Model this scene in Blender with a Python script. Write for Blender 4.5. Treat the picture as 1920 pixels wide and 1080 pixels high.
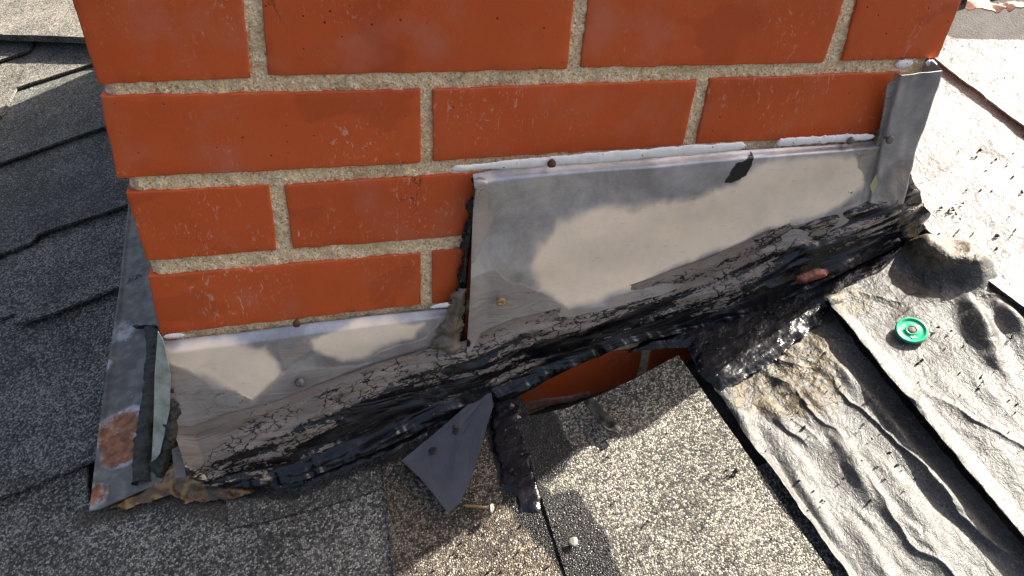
import bpy, math, random
import numpy as np

# ------------------------------------------------------------------ camera, sky, sun, exposure
scene = bpy.context.scene
for o in list(bpy.data.objects):
    bpy.data.objects.remove(o)

CAM = np.array([0.12593, -0.4845, 0.18105])
HEAD, PITCH, ROLL, FOC = 0.28715, 0.62406, 0.07345, 1424.26


def cam_axes():
    h = np.array([math.sin(HEAD), math.cos(HEAD), 0])
    f = h * math.cos(PITCH) + np.array([0, 0, -math.sin(PITCH)])
    r = np.cross(f, [0, 0, 1]); r /= np.linalg.norm(r)
    u = np.cross(r, f)
    return r * math.cos(ROLL) + u * math.sin(ROLL), u * math.cos(ROLL) - r * math.sin(ROLL), f


CR, CU, CF = cam_axes()
cd = bpy.data.cameras.new('camera')
cam = bpy.data.objects.new('camera', cd)
scene.collection.objects.link(cam)
from mathutils import Matrix, Vector
cam.matrix_world = Matrix(((CR[0], CU[0], -CF[0], CAM[0]), (CR[1], CU[1], -CF[1], CAM[1]),
                           (CR[2], CU[2], -CF[2], CAM[2]), (0, 0, 0, 1)))
cd.sensor_width = 36
cd.lens = FOC / 1920 * 36
cd.clip_start = 0.01
cd.clip_end = 200
scene.camera = cam

SUN_AZ, SUN_EL = math.radians(18), math.radians(47)     # azimuth counted from +X towards +Y
world = bpy.data.worlds.new('World')
scene.world = world
world.use_nodes = True
wn = world.node_tree
sky = wn.nodes.new('ShaderNodeTexSky')
sky.sky_type = 'NISHITA'
sky.sun_disc = False
sky.sun_elevation = SUN_EL
sky.sun_rotation = math.radians(90) - SUN_AZ
sky.air_density = 1.0
sky.dust_density = 8.0
sky.ozone_density = 0.6
bg = wn.nodes['Background']
wn.links.new(sky.outputs[0], bg.inputs[0])
bg.inputs[1].default_value = 0.068

sd = bpy.data.lights.new('sun', 'SUN')
sd.energy = 5.0
sd.angle = math.radians(0.53)
sd.color = (1.0, 0.94, 0.84)
sun = bpy.data.objects.new('sun', sd)
scene.collection.objects.link(sun)
sdir = Vector((math.cos(SUN_EL) * math.cos(SUN_AZ), math.cos(SUN_EL) * math.sin(SUN_AZ), math.sin(SUN_EL)))
sun.rotation_euler = sdir.to_track_quat('Z', 'Y').to_euler()
sun.location = sdir * 5

vs = scene.view_settings
vs.view_transform = 'Standard'
vs.look = 'None'
vs.gamma = 1
vs.use_curve_mapping = False
vs.exposure = 2.15

# ------------------------------------------------------------------ geometry of the place
RA, RB, RZ = 0.28, 0.15, -0.362          # the roof: z = RZ + RA x + RB y
RN = np.array([-RA, -RB, 1.0]); RN /= np.linalg.norm(RN)
WID, DEP = 0.602, 0.908                  # chimney footprint
BH, MJ, BL = 0.0539, 0.0105, 0.194       # brick height, joint, brick length


def roof_z(x, y):
    return RZ + RA * x + RB * y


def ray(u, v):
    return CF * FOC + CR * (u - 960) - CU * (v - 540)


def F(u, v, y=0.0):                       # a point on the chimney's front wall (offset y)
    d = ray(u, v)
    return CAM + d * ((y - CAM[1]) / d[1])


def G(u, v, h=0.0):                       # a point on the roof (raised by h)
    d = ray(u, v)
    q = np.array([0, 0, RZ]) + RN * h
    return CAM + d * (((q - CAM) @ RN) / (d @ RN))


def Fs(pts, y=0.0): return np.array([F(a, b, y) for a, b in pts])
def Gs(pts, h=0.0): return np.array([G(a, b, h) for a, b in pts])
def Gd(pts, h): return Gs(pts, h) - RN * h   # as seen at height h, dropped onto the roof


# ---- noise
_rs = np.random.RandomState(7)
_PERM = np.concatenate([_rs.permutation(256)] * 3)
_GR = _rs.rand(256) * 2 - 1


def vnoise(x, y, z=0.0):
    x, y, z = np.broadcast_arrays(np.asarray(x, float), np.asarray(y, float), np.asarray(z, float))
    xi, yi, zi = np.floor(x).astype(int), np.floor(y).astype(int), np.floor(z).astype(int)
    fx, fy, fz = x - xi, y - yi, z - zi
    fx = fx * fx * fx * (fx * (fx * 6 - 15) + 10); fy = fy * fy * fy * (fy * (fy * 6 - 15) + 10); fz = fz * fz * (3 - 2 * fz)

    def h(a, b, c):
        return _GR[_PERM[(_PERM[(_PERM[a & 255] + b) & 255] + c) & 255]]
    def l(a, b, t): return a + (b - a) * t
    return l(l(l(h(xi, yi, zi), h(xi + 1, yi, zi), fx), l(h(xi, yi + 1, zi), h(xi + 1, yi + 1, zi), fx), fy),
             l(l(h(xi, yi, zi + 1), h(xi + 1, yi, zi + 1), fx), l(h(xi, yi + 1, zi + 1), h(xi + 1, yi + 1, zi + 1), fx), fy), fz)


def fbm(x, y, z=0.0, o=4, g=0.5):
    s, a, n = 0, 1.0, 0
    for i in range(o):
        s = s + a * vnoise(x * 2 ** i + 17.3 * i, y * 2 ** i - 9.1 * i, np.asarray(z, float) * 2 ** i + 3.7 * i)
        n += a
        a *= g
    return s / n


def seg_dist(x, y, pl):
    """distance to a polyline, and the position 0..1 along it"""
    pl = np.asarray(pl)[:, :2]
    best = np.full(np.shape(x), 1e9); at = np.zeros(np.shape(x)); sgn = np.zeros(np.shape(x))
    L = np.linalg.norm(np.diff(pl, axis=0), axis=1); T = L.sum(); c = 0
    for i in range(len(pl) - 1):
        d = pl[i + 1] - pl[i]
        t = np.clip(((x - pl[i][0]) * d[0] + (y - pl[i][1]) * d[1]) / (d @ d), 0, 1)
        dx, dy = x - pl[i][0] - t * d[0], y - pl[i][1] - t * d[1]
        q = np.hypot(dx, dy)
        m = q < best
        best = np.where(m, q, best); at = np.where(m, (c + t * L[i]) / T, at)
        sgn = np.where(m, np.sign(d[0] * dy - d[1] * dx), sgn)
        c += L[i]
    return best, at, sgn


def inside(x, y, poly):
    """signed distance to a polygon, positive inside"""
    poly = np.asarray(poly)[:, :2]
    c = np.zeros(np.shape(x), bool)
    n = len(poly)
    for i in range(n):
        a, b = poly[i], poly[(i + 1) % n]
        if a[1] == b[1]: continue
        m = ((a[1] > y) != (b[1] > y)) & (x < (b[0] - a[0]) * (y - a[1]) / (b[1] - a[1]) + a[0])
        c ^= m
    d, _, _ = seg_dist(x, y, np.vstack([poly, poly[:1]]))
    return np.where(c, d, -d)


def sstep(a, b, x):
    t = np.clip((x - a) / (b - a), 0, 1)
    return t * t * (3 - 2 * t)


def resample(pl, t):
    pl = np.asarray(pl, float)
    s = np.concatenate([[0], np.cumsum(np.linalg.norm(np.diff(pl, axis=0), axis=1))]); s /= s[-1]
    return np.stack([np.interp(t, s, pl[:, k]) for k in range(3)], -1)


# ---- objects
def tag(o, label=None, cat=None, group=None, kind=None):
    for k, v in (('label', label), ('category', cat), ('group', group), ('kind', kind)):
        if v: o[k] = v
    return o


def empty(name, loc=(0, 0, 0), **k):
    o = bpy.data.objects.new(name, None)
    o.location = loc
    scene.collection.objects.link(o)
    return tag(o, **k)


def link(name, me, mat, parent=None, **k):
    o = bpy.data.objects.new(name, me)
    if mat and not me.materials: me.materials.append(mat)
    scene.collection.objects.link(o)
    if parent is not None:
        o.parent = parent
        o.matrix_parent_inverse = Matrix.Translation(-Vector(parent.location))
    return tag(o, **k)


def mesh(name, V, faces, smooth=True, attrs=None, uv=None):
    me = bpy.data.meshes.new(name)
    me.from_pydata(np.asarray(V, float).tolist(), [], faces if isinstance(faces, list) else faces.tolist())
    if smooth:
        me.polygons.foreach_set('use_smooth', np.ones(len(me.polygons), bool))
    for k, a in (attrs or {}).items():
        at = me.attributes.new(k, 'FLOAT', 'POINT')
        at.data.foreach_set('value', np.asarray(a, np.float32).ravel())
    if uv is not None:
        at = me.attributes.new('flat', 'FLOAT_VECTOR', 'POINT')
        at.data.foreach_set('vector', np.asarray(uv, np.float32).ravel())
    me.update()
    return me


def grid_faces(nu, nv, off=0, flip=False):
    i = np.arange((nu - 1) * (nv - 1)); a = (i // (nv - 1)) * nv + i % (nv - 1) + off
    f = np.stack([a, a + nv, a + nv + 1, a + 1], -1)
    return f[:, ::-1] if flip else f


def solid_grid(name, P, N, thick, attrs=None, uv=None, flip=False):
    """P (nu,nv,3) top surface; edged with a skirt 'thick' deep along -N"""
    nu, nv = P.shape[:2]
    n = nu * nv
    top = P.reshape(-1, 3)
    ring = np.concatenate([np.arange(nv), np.arange(1, nu) * nv + nv - 1, (nu - 1) * nv + np.arange(nv - 2, -1, -1), np.arange(nu - 2, 0, -1) * nv])
    th = thick if np.ndim(thick) == 0 else np.asarray(thick).reshape(-1)[ring][:, None]
    low = top[ring] - np.asarray(N) * th
    c = low.mean(0)
    V = np.vstack([top, top[ring], low])
    m = len(ring)
    j = np.arange(m); k = (j + 1) % m
    side = np.stack([n + j, n + k, n + m + k, n + m + j], -1)
    f = grid_faces(nu, nv).tolist()
    bot = np.arange(n + m, n + 2 * m).tolist()
    faces = f + side[:, ::-1].tolist()
    if flip: faces = [q[::-1] for q in faces]
    at = {k_: np.concatenate([np.ravel(v), np.ravel(v)[ring], np.ravel(v)[ring]]) for k_, v in (attrs or {}).items()}
    if uv is not None:
        uv = uv.reshape(-1, 3); uv = np.vstack([uv, uv[ring], uv[ring]])
    return mesh(name, V, faces, True, at, uv)


def ruled(A, B, nu, nv):
    """grid between two 3D polylines: u along them, v from A to B"""
    t = np.linspace(0, 1, nu)
    a, b = resample(A, t), resample(B, t)
    v = np.linspace(0, 1, nv)[None, :, None]
    return a[:, None] * (1 - v) + b[:, None] * v


# ------------------------------------------------------------------ materials
class NT:
    def __init__(s, name):
        s.m = bpy.data.materials.new(name); s.m.use_nodes = True
        s.t = s.m.node_tree; s.b = s.t.nodes['Principled BSDF']
        s.pos = s.n('ShaderNodeNewGeometry').outputs['Position']
    def n(s, t, **k):
        x = s.t.nodes.new(t)
        for a, b in k.items(): setattr(x, a, b)
        return x
    def set(s, sock, v):
        if isinstance(v, bpy.types.NodeSocket): s.t.links.new(v, sock)
        elif v is not None:
            sock.default_value = (*v, 1) if isinstance(v, tuple) and len(v) == 3 and sock.type == 'RGBA' else v
    def noise(s, scale, detail=3, rough=.55, vec=None, dist=0.0, col=False):
        x = s.n('ShaderNodeTexNoise'); s.set(x.inputs['Vector'], s.pos if vec is None else vec)
        x.inputs['Scale'].default_value = scale; x.inputs['Detail'].default_value = detail
        x.inputs['Roughness'].default_value = rough; x.inputs['Distortion'].default_value = dist
        return x.outputs['Color' if col else 'Fac']
    def vor(s, scale, vec=None, feature='F1', out='Distance', rnd=1.0):
        x = s.n('ShaderNodeTexVoronoi', feature=feature); s.set(x.inputs['Vector'], s.pos if vec is None else vec)
        x.inputs['Scale'].default_value = scale; x.inputs['Randomness'].default_value = rnd
        return x.outputs[out]
    def stretch(s, sc, vec=None, rot=(0, 0, 0)):
        x = s.n('ShaderNodeMapping'); s.set(x.inputs['Vector'], s.pos if vec is None else vec)
        x.inputs['Scale'].default_value = sc; x.inputs['Rotation'].default_value = rot
        return x.outputs[0]
    def ramp(s, fac, stops, interp='LINEAR'):
        x = s.n('ShaderNodeValToRGB'); s.set(x.inputs[0], fac); cr = x.color_ramp; cr.interpolation = interp
        while len(cr.elements) < len(stops): cr.elements.new(0.5)
        for e, (p, c) in zip(cr.elements, stops):
            e.position = p; e.color = (c, c, c, 1) if not isinstance(c, tuple) else (*c, 1)
        return x.outputs[0]
    def mix(s, f, a, b, mode='MIX'):
        x = s.n('ShaderNodeMix', data_type='RGBA', blend_type=mode); s.set(x.inputs[0], f)
        s.set(x.inputs[6], a); s.set(x.inputs[7], b)
        return x.outputs[2]
    def m_(s, op, a, b=None, c=None, clamp=False):
        x = s.n('ShaderNodeMath', operation=op, use_clamp=clamp); s.set(x.inputs[0], a)
        if b is not None: s.set(x.inputs[1], b)
        if c is not None: s.set(x.inputs[2], c)
        return x.outputs[0]
    def step(s, x, a, b):
        r = s.n('ShaderNodeMapRange', interpolation_type='SMOOTHSTEP'); s.set(r.inputs[0], x)
        s.set(r.inputs[1], a); s.set(r.inputs[2], b)
        return r.outputs[0]
    def attr(s, name, out='Fac'):
        return s.n('ShaderNodeAttribute', attribute_name=name).outputs[out]
    def bump(s, h, strength=1.0, dist=.001, normal=None):
        x = s.n('ShaderNodeBump'); s.set(x.inputs['Height'], h); s.set(x.inputs['Strength'], strength)
        x.inputs['Distance'].default_value = dist
        if normal is not None: s.set(x.inputs['Normal'], normal)
        return x.outputs[0]
    def out(s, col, rough, normal=None, metal=0.0, spec=None, coat=None, coat_rough=.1):
        s.set(s.b.inputs['Base Color'], col); s.set(s.b.inputs['Roughness'], rough)
        s.set(s.b.inputs['Metallic'], metal)
        if spec is not None: s.set(s.b.inputs['Specular IOR Level'], spec)
        if coat is not None:
            s.set(s.b.inputs['Coat Weight'], coat); s.set(s.b.inputs['Coat Roughness'], coat_rough)
        if normal is not None: s.set(s.b.inputs['Normal'], normal)
        return s.m


def mat_brick(name='brick_clay', tone=1.0):
    s = NT(name)
    rnd = s.n('ShaderNodeObjectInfo').outputs['Random']
    off = s.n('ShaderNodeVectorMath', operation='SCALE'); s.set(off.inputs[0], (7.0, 3.0, 5.0)); s.set(off.inputs['Scale'], rnd)
    add = s.n('ShaderNodeVectorMath', operation='ADD'); s.set(add.inputs[0], s.pos); s.t.links.new(off.outputs[0], add.inputs[1])
    p = add.outputs[0]
    c = s.ramp(s.noise(9, 4, vec=p), [(.3, (.52, .084, .014)), (.55, (.60, .100, .018)), (.75, (.65, .122, .027))])
    c = s.mix(s.m_('MULTIPLY', s.noise(600, 2, vec=p), .25), c, (.30, .06, .022))
    c = s.mix(s.m_('MULTIPLY_ADD', rnd, .5, -.05, clamp=True), c, (.46, .075, .020))
    # chalky scuffs and scratches
    pat = s.step(s.noise(14, 3, vec=p), .44, .64)
    sc1 = s.step(s.noise(260, 2, .6, vec=s.stretch((1, 1, .35), p, (0, .5, 0)), dist=1.5), .60, .70)
    sc2 = s.step(s.noise(420, 3, .7, vec=s.stretch((.4, 1, 1), p), dist=.6), .62, .74)
    w = s.m_('MULTIPLY', pat, s.m_('MAXIMUM', sc1, sc2))
    c = s.mix(s.m_('MULTIPLY', w, .65), c, (.62, .38, .30))
    haze = s.step(s.noise(22, 4, vec=p), .52, .8)
    c = s.mix(s.m_('MULTIPLY', haze, .36), c, (.46, .22, .155))
    soot = s.step(s.noise(7, 5, .7, vec=s.stretch((1, 1, 1.4), p)), .50, .74)
    c = s.mix(s.m_('MULTIPLY', soot, .22), c, (.24, .05, .02))
    c = s.mix(s.m_('MULTIPLY', s.step(s.noise(340, 5, .8, vec=p), .60, .70), .25), c, (.62, .36, .26))
    # water-darkened patches, pits
    wet = s.step(s.noise(11, 2, vec=s.stretch((1, 1, 1.7), p)), .62, .66)
    c = s.mix(s.m_('MULTIPLY', wet, .35), c, (.34, .050, .012))
    v = s.vor(170, p); r = s.vor(170, p, out='Color')
    pit = s.m_('MULTIPLY', s.step(v, .17, .07), s.m_('GREATER_THAN', r, .80))
    c = s.mix(pit, c, (.07, .018, .01))
    c = s.mix(s.m_('MULTIPLY', s.step(s.noise(26, 6, .75, vec=p, dist=1.2), .60, .74), .35), c, (.26, .055, .022))
    h = s.m_('ADD', s.m_('MULTIPLY', s.noise(900, 3, vec=p), .25), s.m_('MULTIPLY', s.noise(60, 3, vec=p), .35))
    h = s.m_('SUBTRACT', h, pit)
    ck = s.m_('MULTIPLY', s.step(s.vor(11, s.mix(.03, p, s.noise(60, 3, col=True, vec=p)), 'DISTANCE_TO_EDGE'), .006, .002), s.step(s.noise(5, 1, vec=p), .61, .65))
    c = s.mix(s.m_('MULTIPLY', ck, .7), c, (.12, .03, .015))
    if tone < 1: c = s.mix(1.0 - tone, c, (.10, .055, .04))
    h = s.m_('SUBTRACT', h, s.m_('MULTIPLY', ck, .8))
    return s.out(c, s.m_('MULTIPLY_ADD', haze, .2, .52), s.bump(h, .8, .0006), spec=.3)


def mat_mortar():
    s = NT('sandy_mortar')
    v = s.vor(800, out='Color')
    c = s.ramp(v, [(0, (.22, .12, .05)), (.2, (.66, .45, .24)), (.6, (.82, .61, .37)), (1, (.92, .84, .64))])
    c = s.mix(s.m_('MULTIPLY', s.step(s.noise(22, 4), .50, .70), .55), c, (.48, .33, .18))
    c = s.mix(s.m_('MULTIPLY', s.step(s.noise(38, 3), .62, .68), .35), c, (.16, .14, .08))
    g = s.vor(620)
    h = s.m_('ADD', s.m_('MULTIPLY', g, -1.0), s.m_('MULTIPLY', s.noise(300, 4), 1.6))
    return s.out(c, .9, s.bump(h, 1, .0007), spec=.2)


def mat_granules(name, dark, mid, light, frac=.5, tintc=None, scale=620):
    s = NT(name)
    w = s.n('ShaderNodeVectorMath', operation='ADD')
    s.set(w.inputs[0], s.pos)
    nn = s.n('ShaderNodeVectorMath', operation='SCALE'); s.set(nn.inputs[0], s.noise(500, 1, col=True)); nn.inputs['Scale'].default_value = .0009
    s.t.links.new(nn.outputs[0], w.inputs[1])
    v = s.n('ShaderNodeTexVoronoi'); s.set(v.inputs['Vector'], w.outputs[0]); v.inputs['Scale'].default_value = scale
    e = s.n('ShaderNodeTexVoronoi', feature='DISTANCE_TO_EDGE'); s.set(e.inputs['Vector'], w.outputs[0]); e.inputs['Scale'].default_value = scale
    rgb = s.n('ShaderNodeSeparateColor'); s.t.links.new(v.outputs['Color'], rgb.inputs[0])
    r1, r2, r3 = rgb.outputs
    f = s.m_('ADD', r1, s.m_('MULTIPLY_ADD', s.noise(16, 4), 1.2, -.6))
    c = s.ramp(f, [(.05, dark), (.45, mid), (frac + .28, light), (1, tuple(min(.95, q * 1.35) for q in light))])
    c = s.mix(s.m_('MULTIPLY', s.m_('GREATER_THAN', r2, .92), .45), c, (.62, .60, .55))
    c = s.mix(s.m_('MULTIPLY', s.m_('LESS_THAN', r2, .18), .6), c, (.022, .022, .024))
    if tintc: c = s.mix(s.m_('MULTIPLY', s.step(s.noise(9, 3), .42, .62), .5), c, tintc)
    # asphalt between the granules
    gap = s.step(e.outputs['Distance'], .16, .03)
    c = s.mix(s.m_('MULTIPLY', gap, .6), c, (.025, .015, .015))
    bald = s.step(s.noise(70, 4), .70, .76)
    c = s.mix(bald, c, (.03, .028, .027))
    st = s.attr('stain')
    stn = s.step(s.m_('ADD', st, s.m_('MULTIPLY_ADD', s.noise(120, 4), .5, -.25)), .35, .65)
    c = s.mix(s.m_('MULTIPLY', stn, .88), c, (.006, .006, .008))
    mud = s.step(s.m_('ADD', s.attr('mud'), s.m_('MULTIPLY_ADD', s.noise(90, 4), .6, -.3)), .3, .8)
    c = s.mix(s.m_('MULTIPLY', mud, .7), c, (.07, .052, .035))
    h = s.m_('MULTIPLY', s.m_('SUBTRACT', 1.0, v.outputs['Distance']), s.m_('MULTIPLY_ADD', r3, .9, .35))
    h = s.m_('SUBTRACT', h, s.m_('MULTIPLY', gap, .5))
    h = s.m_('MULTIPLY', h, s.m_('SUBTRACT', 1.0, s.m_('MULTIPLY', bald, .8)))
    ro = s.mix(stn, (.75,) * 3, (.33,) * 3)
    return s.out(c, ro, s.bump(h, 1, .0018), spec=s.mix(stn, (.3,) * 3, (.5,) * 3))


def mat_felt(name, base, light, scratch=True):
    s = NT(name)
    c = s.ramp(s.noise(14, 5), [(.3, base), (.7, light)])
    sp = s.vor(900, out='Color')
    c = s.mix(s.m_('MULTIPLY', s.m_('GREATER_THAN', sp, .78), .35), c, tuple(q * 2.3 for q in light))
    c = s.mix(s.m_('MULTIPLY', s.m_('LESS_THAN', sp, .25), .5), c, (.015, .014, .013))
    dirt_shade = s.step(s.m_('ADD', s.attr('stain'), s.m_('MULTIPLY_ADD', s.noise(60, 5), .9, -.45)), .35, .7)
    c = s.mix(s.m_('MULTIPLY', dirt_shade, .85), c, (.018, .015, .011))
    mud = s.step(s.m_('ADD', s.attr('mud'), s.m_('MULTIPLY_ADD', s.noise(50, 5), 1.0, -.5)), .35, .7)
    c = s.mix(s.m_('MULTIPLY', mud, .9), c, s.ramp(s.noise(120, 4), [(.4, (.016, .012, .007)), (.6, (.075, .055, .026))]))
    h = s.m_('ADD', s.m_('MULTIPLY', s.noise(1100, 2), .6), s.m_('MULTIPLY', s.noise(150, 5, .65, vec=s.stretch((1, .6, 1)), dist=.6), 2.6))
    h = s.m_('ADD', h, s.m_('MULTIPLY', s.m_('MAXIMUM', mud, dirt_shade), s.m_('MULTIPLY', s.noise(300, 3), -1.5)))
    ro = s.m_('MULTIPLY_ADD', s.noise(30, 4), .26, .34)
    return s.out(c, ro, s.bump(h, .8, .0009), spec=.42)


def mat_metal(name, coatcol=(.27, .222, .18)):
    """galvanised sheet; attribute 'coat' = dried sealer smeared on it, 'stain' = tar on it, wet masks the painted-in reflection of the sunlit roof"""
    s = NT(name)
    c = s.ramp(s.noise(30, 5, .6), [(.3, (.29, .285, .305)), (.6, (.52, .51, .53)), (.8, (.50, .49, .475))])
    fl = s.noise(120, 5, .75, vec=s.stretch((1, 1, .7)))
    c = s.mix(s.m_('MULTIPLY', s.step(fl, .52, .72), .35), c, (.46, .45, .44))
    sm = s.noise(18, 6, .72, vec=s.stretch((1, 1, .8)), dist=.8)
    c = s.mix(s.m_('MULTIPLY', s.step(sm, .42, .66), .45), c, (.20, .195, .19))
    sp = s.noise(900, 2, .5, vec=s.stretch((.5, 1, 1)))
    c = s.mix(s.m_('MULTIPLY', s.step(sp, .5, .8), .35), c, (.55, .54, .53))
    painted_refl = s.step(s.m_('ADD', s.attr('wet'), s.m_('MULTIPLY_ADD', s.noise(30, 5), .6, -.30)), .22, .66)  # reflection of the sunlit roof, painted into the colour as a cream patch
    c = s.mix(s.m_('MULTIPLY', painted_refl, s.ramp(s.noise(24, 5, .65), [(.35, .75), (.6, 1.0)])), c, (.95, .775, .59))
    coat = s.step(s.m_('ADD', s.attr('coat'), s.m_('MULTIPLY_ADD', s.noise(28, 5), .5, -.25)), .36, .6)
    cc = s.ramp(s.noise(24, 5, .6), [(.3, tuple(q * .75 for q in coatcol)), (.7, tuple(q * 1.2 for q in coatcol))])
    c = s.mix(s.m_('MULTIPLY', coat, .72), c, cc)
    cr = s.noise(55, 3, .6, vec=s.stretch((.45, 1, 1.4), rot=(0, .3, 0)), dist=2.2)
    line = s.m_('MULTIPLY', s.step(s.m_('ABSOLUTE', s.m_('SUBTRACT', cr, .5)), .012, .0), s.step(s.noise(18, 2), .5, .6))
    line = s.m_('MULTIPLY', line, coat)
    smudge = s.m_('MULTIPLY', s.step(s.noise(21, 6, .72, dist=1.0), .56, .72), s.m_('MULTIPLY_ADD', coat, .6, .25))
    c = s.mix(s.m_('MULTIPLY', smudge, .6), c, (.12, .088, .06))
    fine = s.step(s.noise(480, 3, .7, vec=s.stretch((.25, 1, 1.3))), .62, .70)
    c = s.mix(s.m_('MULTIPLY', fine, .22), c, (.10, .09, .085))
    c = s.mix(line, c, (.02, .016, .014))
    tar = s.step(s.m_('ADD', s.attr('stain'), s.m_('MULTIPLY_ADD', s.noise(190, 4, .7), .7, -.35)), .45, .55)
    c = s.mix(tar, c, (.006, .006, .007))
    rust = s.step(s.m_('ADD', s.attr('rust'), s.m_('MULTIPLY_ADD', s.noise(75, 6, .7), 2.0, -1.0)), .45, .85)
    rc = s.ramp(s.noise(110, 4), [(.3, (.09, .03, .014)), (.55, (.30, .10, .03)), (.75, (.42, .22, .09))])
    c = s.mix(rust, c, rc)
    grime = s.step(s.m_('ADD', s.attr('grime'), s.m_('MULTIPLY_ADD', s.noise(45, 5, .65), 1.2, -.6)), .4, .75)
    c = s.mix(s.m_('MULTIPLY', grime, .85), c, s.ramp(s.noise(80, 4), [(.35, (.020, .019, .013)), (.5, (.065, .058, .032)), (.65, (.12, .125, .10)), (.8, (.17, .115, .05))]))
    any_ = s.m_('MAXIMUM', s.m_('MAXIMUM', tar, rust), s.m_('MAXIMUM', grime, s.m_('MULTIPLY', coat, .9)))
    metal = s.m_('MULTIPLY', s.m_('MULTIPLY', s.m_('SUBTRACT', 1.0, any_, clamp=True), s.m_('SUBTRACT', 1.0, s.m_('MULTIPLY', painted_refl, .85))), .7)
    ro = s.mix(painted_refl, s.ramp(s.noise(35, 4), [(.3, .38), (.7, .52)]), (.30,) * 3)
    ro = s.mix(coat, ro, (.27,) * 3)
    ro = s.mix(s.m_('MAXIMUM', rust, grime), ro, (.6,) * 3)
    ro = s.mix(tar, ro, (.28,) * 3)
    h = s.m_('ADD', s.m_('MULTIPLY', s.noise(700, 3), .12), s.m_('MULTIPLY', s.m_('ADD', s.m_('MULTIPLY', coat, .15), tar), .8))
    h = s.m_('SUBTRACT', h, s.m_('MULTIPLY', line, 1.2))
    h = s.m_('ADD', h, s.m_('MULTIPLY', coat, s.m_('MULTIPLY', cr, 2.2)))
    return s.out(c, ro, s.bump(h, .55, .0007), metal=metal, spec=.55)


def mat_tar():
    """mastic band: attribute 'm' < 0 where the tan dried skin is whole, growing towards the bare black tar"""
    s = NT('roof_cement')
    fl = s.attr('flat', 'Vector')
    m = s.attr('m')
    wp = s.n('ShaderNodeVectorMath', operation='ADD')
    sc = s.n('ShaderNodeVectorMath', operation='SCALE'); s.set(sc.inputs[0], s.noise(130, 3, col=True, vec=fl)); sc.inputs['Scale'].default_value = .011
    s.set(wp.inputs[0], fl); s.t.links.new(sc.outputs[0], wp.inputs[1])
    cell = s.vor(85, s.stretch((.85, 1.9, 1), wp.outputs[0]), 'DISTANCE_TO_EDGE')
    band = s.noise(30, 4, .65, vec=s.stretch((.30, 2.2, 1), fl), dist=.5)             # rows of surviving skin
    rag = s.noise(230, 5, .75, vec=s.stretch((.6, 1.3, 1), fl), dist=1.0)
    g = s.m_('ADD', s.m_('MULTIPLY', m, .62), s.m_('MULTIPLY_ADD', band, 2.1, -1.08))
    g = s.m_('ADD', g, s.m_('MULTIPLY_ADD', rag, 1.1, -.55))
    g = s.m_('MULTIPLY', g, s.step(m, -.12, .04))
    flake = s.step(g, .10, .13)
    crk = s.m_('MULTIPLY', s.step(s.m_('ADD', cell, s.m_('MULTIPLY_ADD', rag, .30, -.15)), .06, .03), s.m_('MULTIPLY', s.step(s.m_('ADD', m, s.m_('MULTIPLY', band, .3)), .03, .12), s.step(s.noise(22, 3, vec=fl), .42, .50)))
    blk = s.m_('MAXIMUM', flake, crk)
    blk = s.m_('MAXIMUM', blk, s.step(m, .62, .72))
    flow = s.noise(26, 4, .6, vec=s.stretch((.55, 2.0, 1), fl), dist=2.2)
    line = s.m_('MULTIPLY', s.step(s.m_('ABSOLUTE', s.m_('SUBTRACT', flow, .5)), .012, .0), s.step(s.noise(25, 2, vec=fl), .50, .58))
    blk = s.m_('MAXIMUM', blk, line)
    skin = s.ramp(s.noise(20, 5, .6, vec=fl), [(.3, (.15, .118, .098)), (.6, (.23, .188, .157)), (.8, (.29, .245, .205))])
    tarc = s.ramp(s.noise(70, 4), [(.4, (.004, .004, .006)), (.7, (.010, .008, .009)), (.85, (.022, .012, .010))])
    c = s.mix(blk, skin, tarc)
    gr = s.m_('MULTIPLY', s.m_('GREATER_THAN', s.vor(800, out='Color'), .955), s.m_('MULTIPLY', blk, s.step(s.vor(800), .32, .25)))
    c = s.mix(gr, c, (.32, .30, .26))
    h = s.m_('MULTIPLY', s.m_('SUBTRACT', 1.0, blk), .8)
    h = s.m_('ADD', h, s.m_('MULTIPLY', flow, 2.6))
    h = s.m_('ADD', h, s.m_('MULTIPLY', s.m_('MULTIPLY', blk, s.noise(240, 3, .6, vec=s.stretch((.6, 1.4, 1), fl))), .5))
    ro = s.mix(blk, s.ramp(s.noise(60, 3), [(.3, .18), (.7, .32)]), s.ramp(s.noise(70, 3), [(.35, .06), (.6, .26)]))
    return s.out(c, ro, s.bump(h, .6, .0010), spec=s.mix(blk, (.6,) * 3, (.48,) * 3))


def mat_goo():
    """wet black tar, no skin"""
    s = NT('wet_black_tar')
    c = s.ramp(s.noise(70, 4), [(.4, (.004, .004, .006)), (.75, (.012, .010, .011))])
    gr = s.m_('MULTIPLY', s.m_('GREATER_THAN', s.vor(650, out='Color'), .9), s.step(s.vor(650), .36, .25))
    c = s.mix(gr, c, (.30, .27, .22))
    h = s.m_('ADD', s.m_('MULTIPLY', s.noise(350, 3, .6), .6), s.m_('MULTIPLY', s.noise(80, 3), 2.0))
    return s.out(c, s.ramp(s.noise(90, 3), [(.35, .12), (.65, .42)]), s.bump(h, .7, .0014), spec=.42)


def mat_plain(name, a, b, rough=.6, scale=60, bs=300, bd=.0005, metal=0.0, spec=.5):
    s = NT(name)
    c = s.ramp(s.noise(scale, 4, .6), [(.35, a), (.7, b)])
    return s.out(c, rough, s.bump(s.noise(bs, 4, .65), .7, bd), metal=metal, spec=spec)


def mat_resin():
    s = NT('amber_resin')
    c = s.ramp(s.noise(55, 5, .6, dist=1.5), [(.3, (.035, .018, .008)), (.46, (.14, .065, .018)), (.58, (.32, .18, .045)), (.72, (.22, .16, .09))])
    return s.out(c, .25, s.bump(s.noise(90, 4, dist=1.2), .8, .002), spec=.6)


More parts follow.
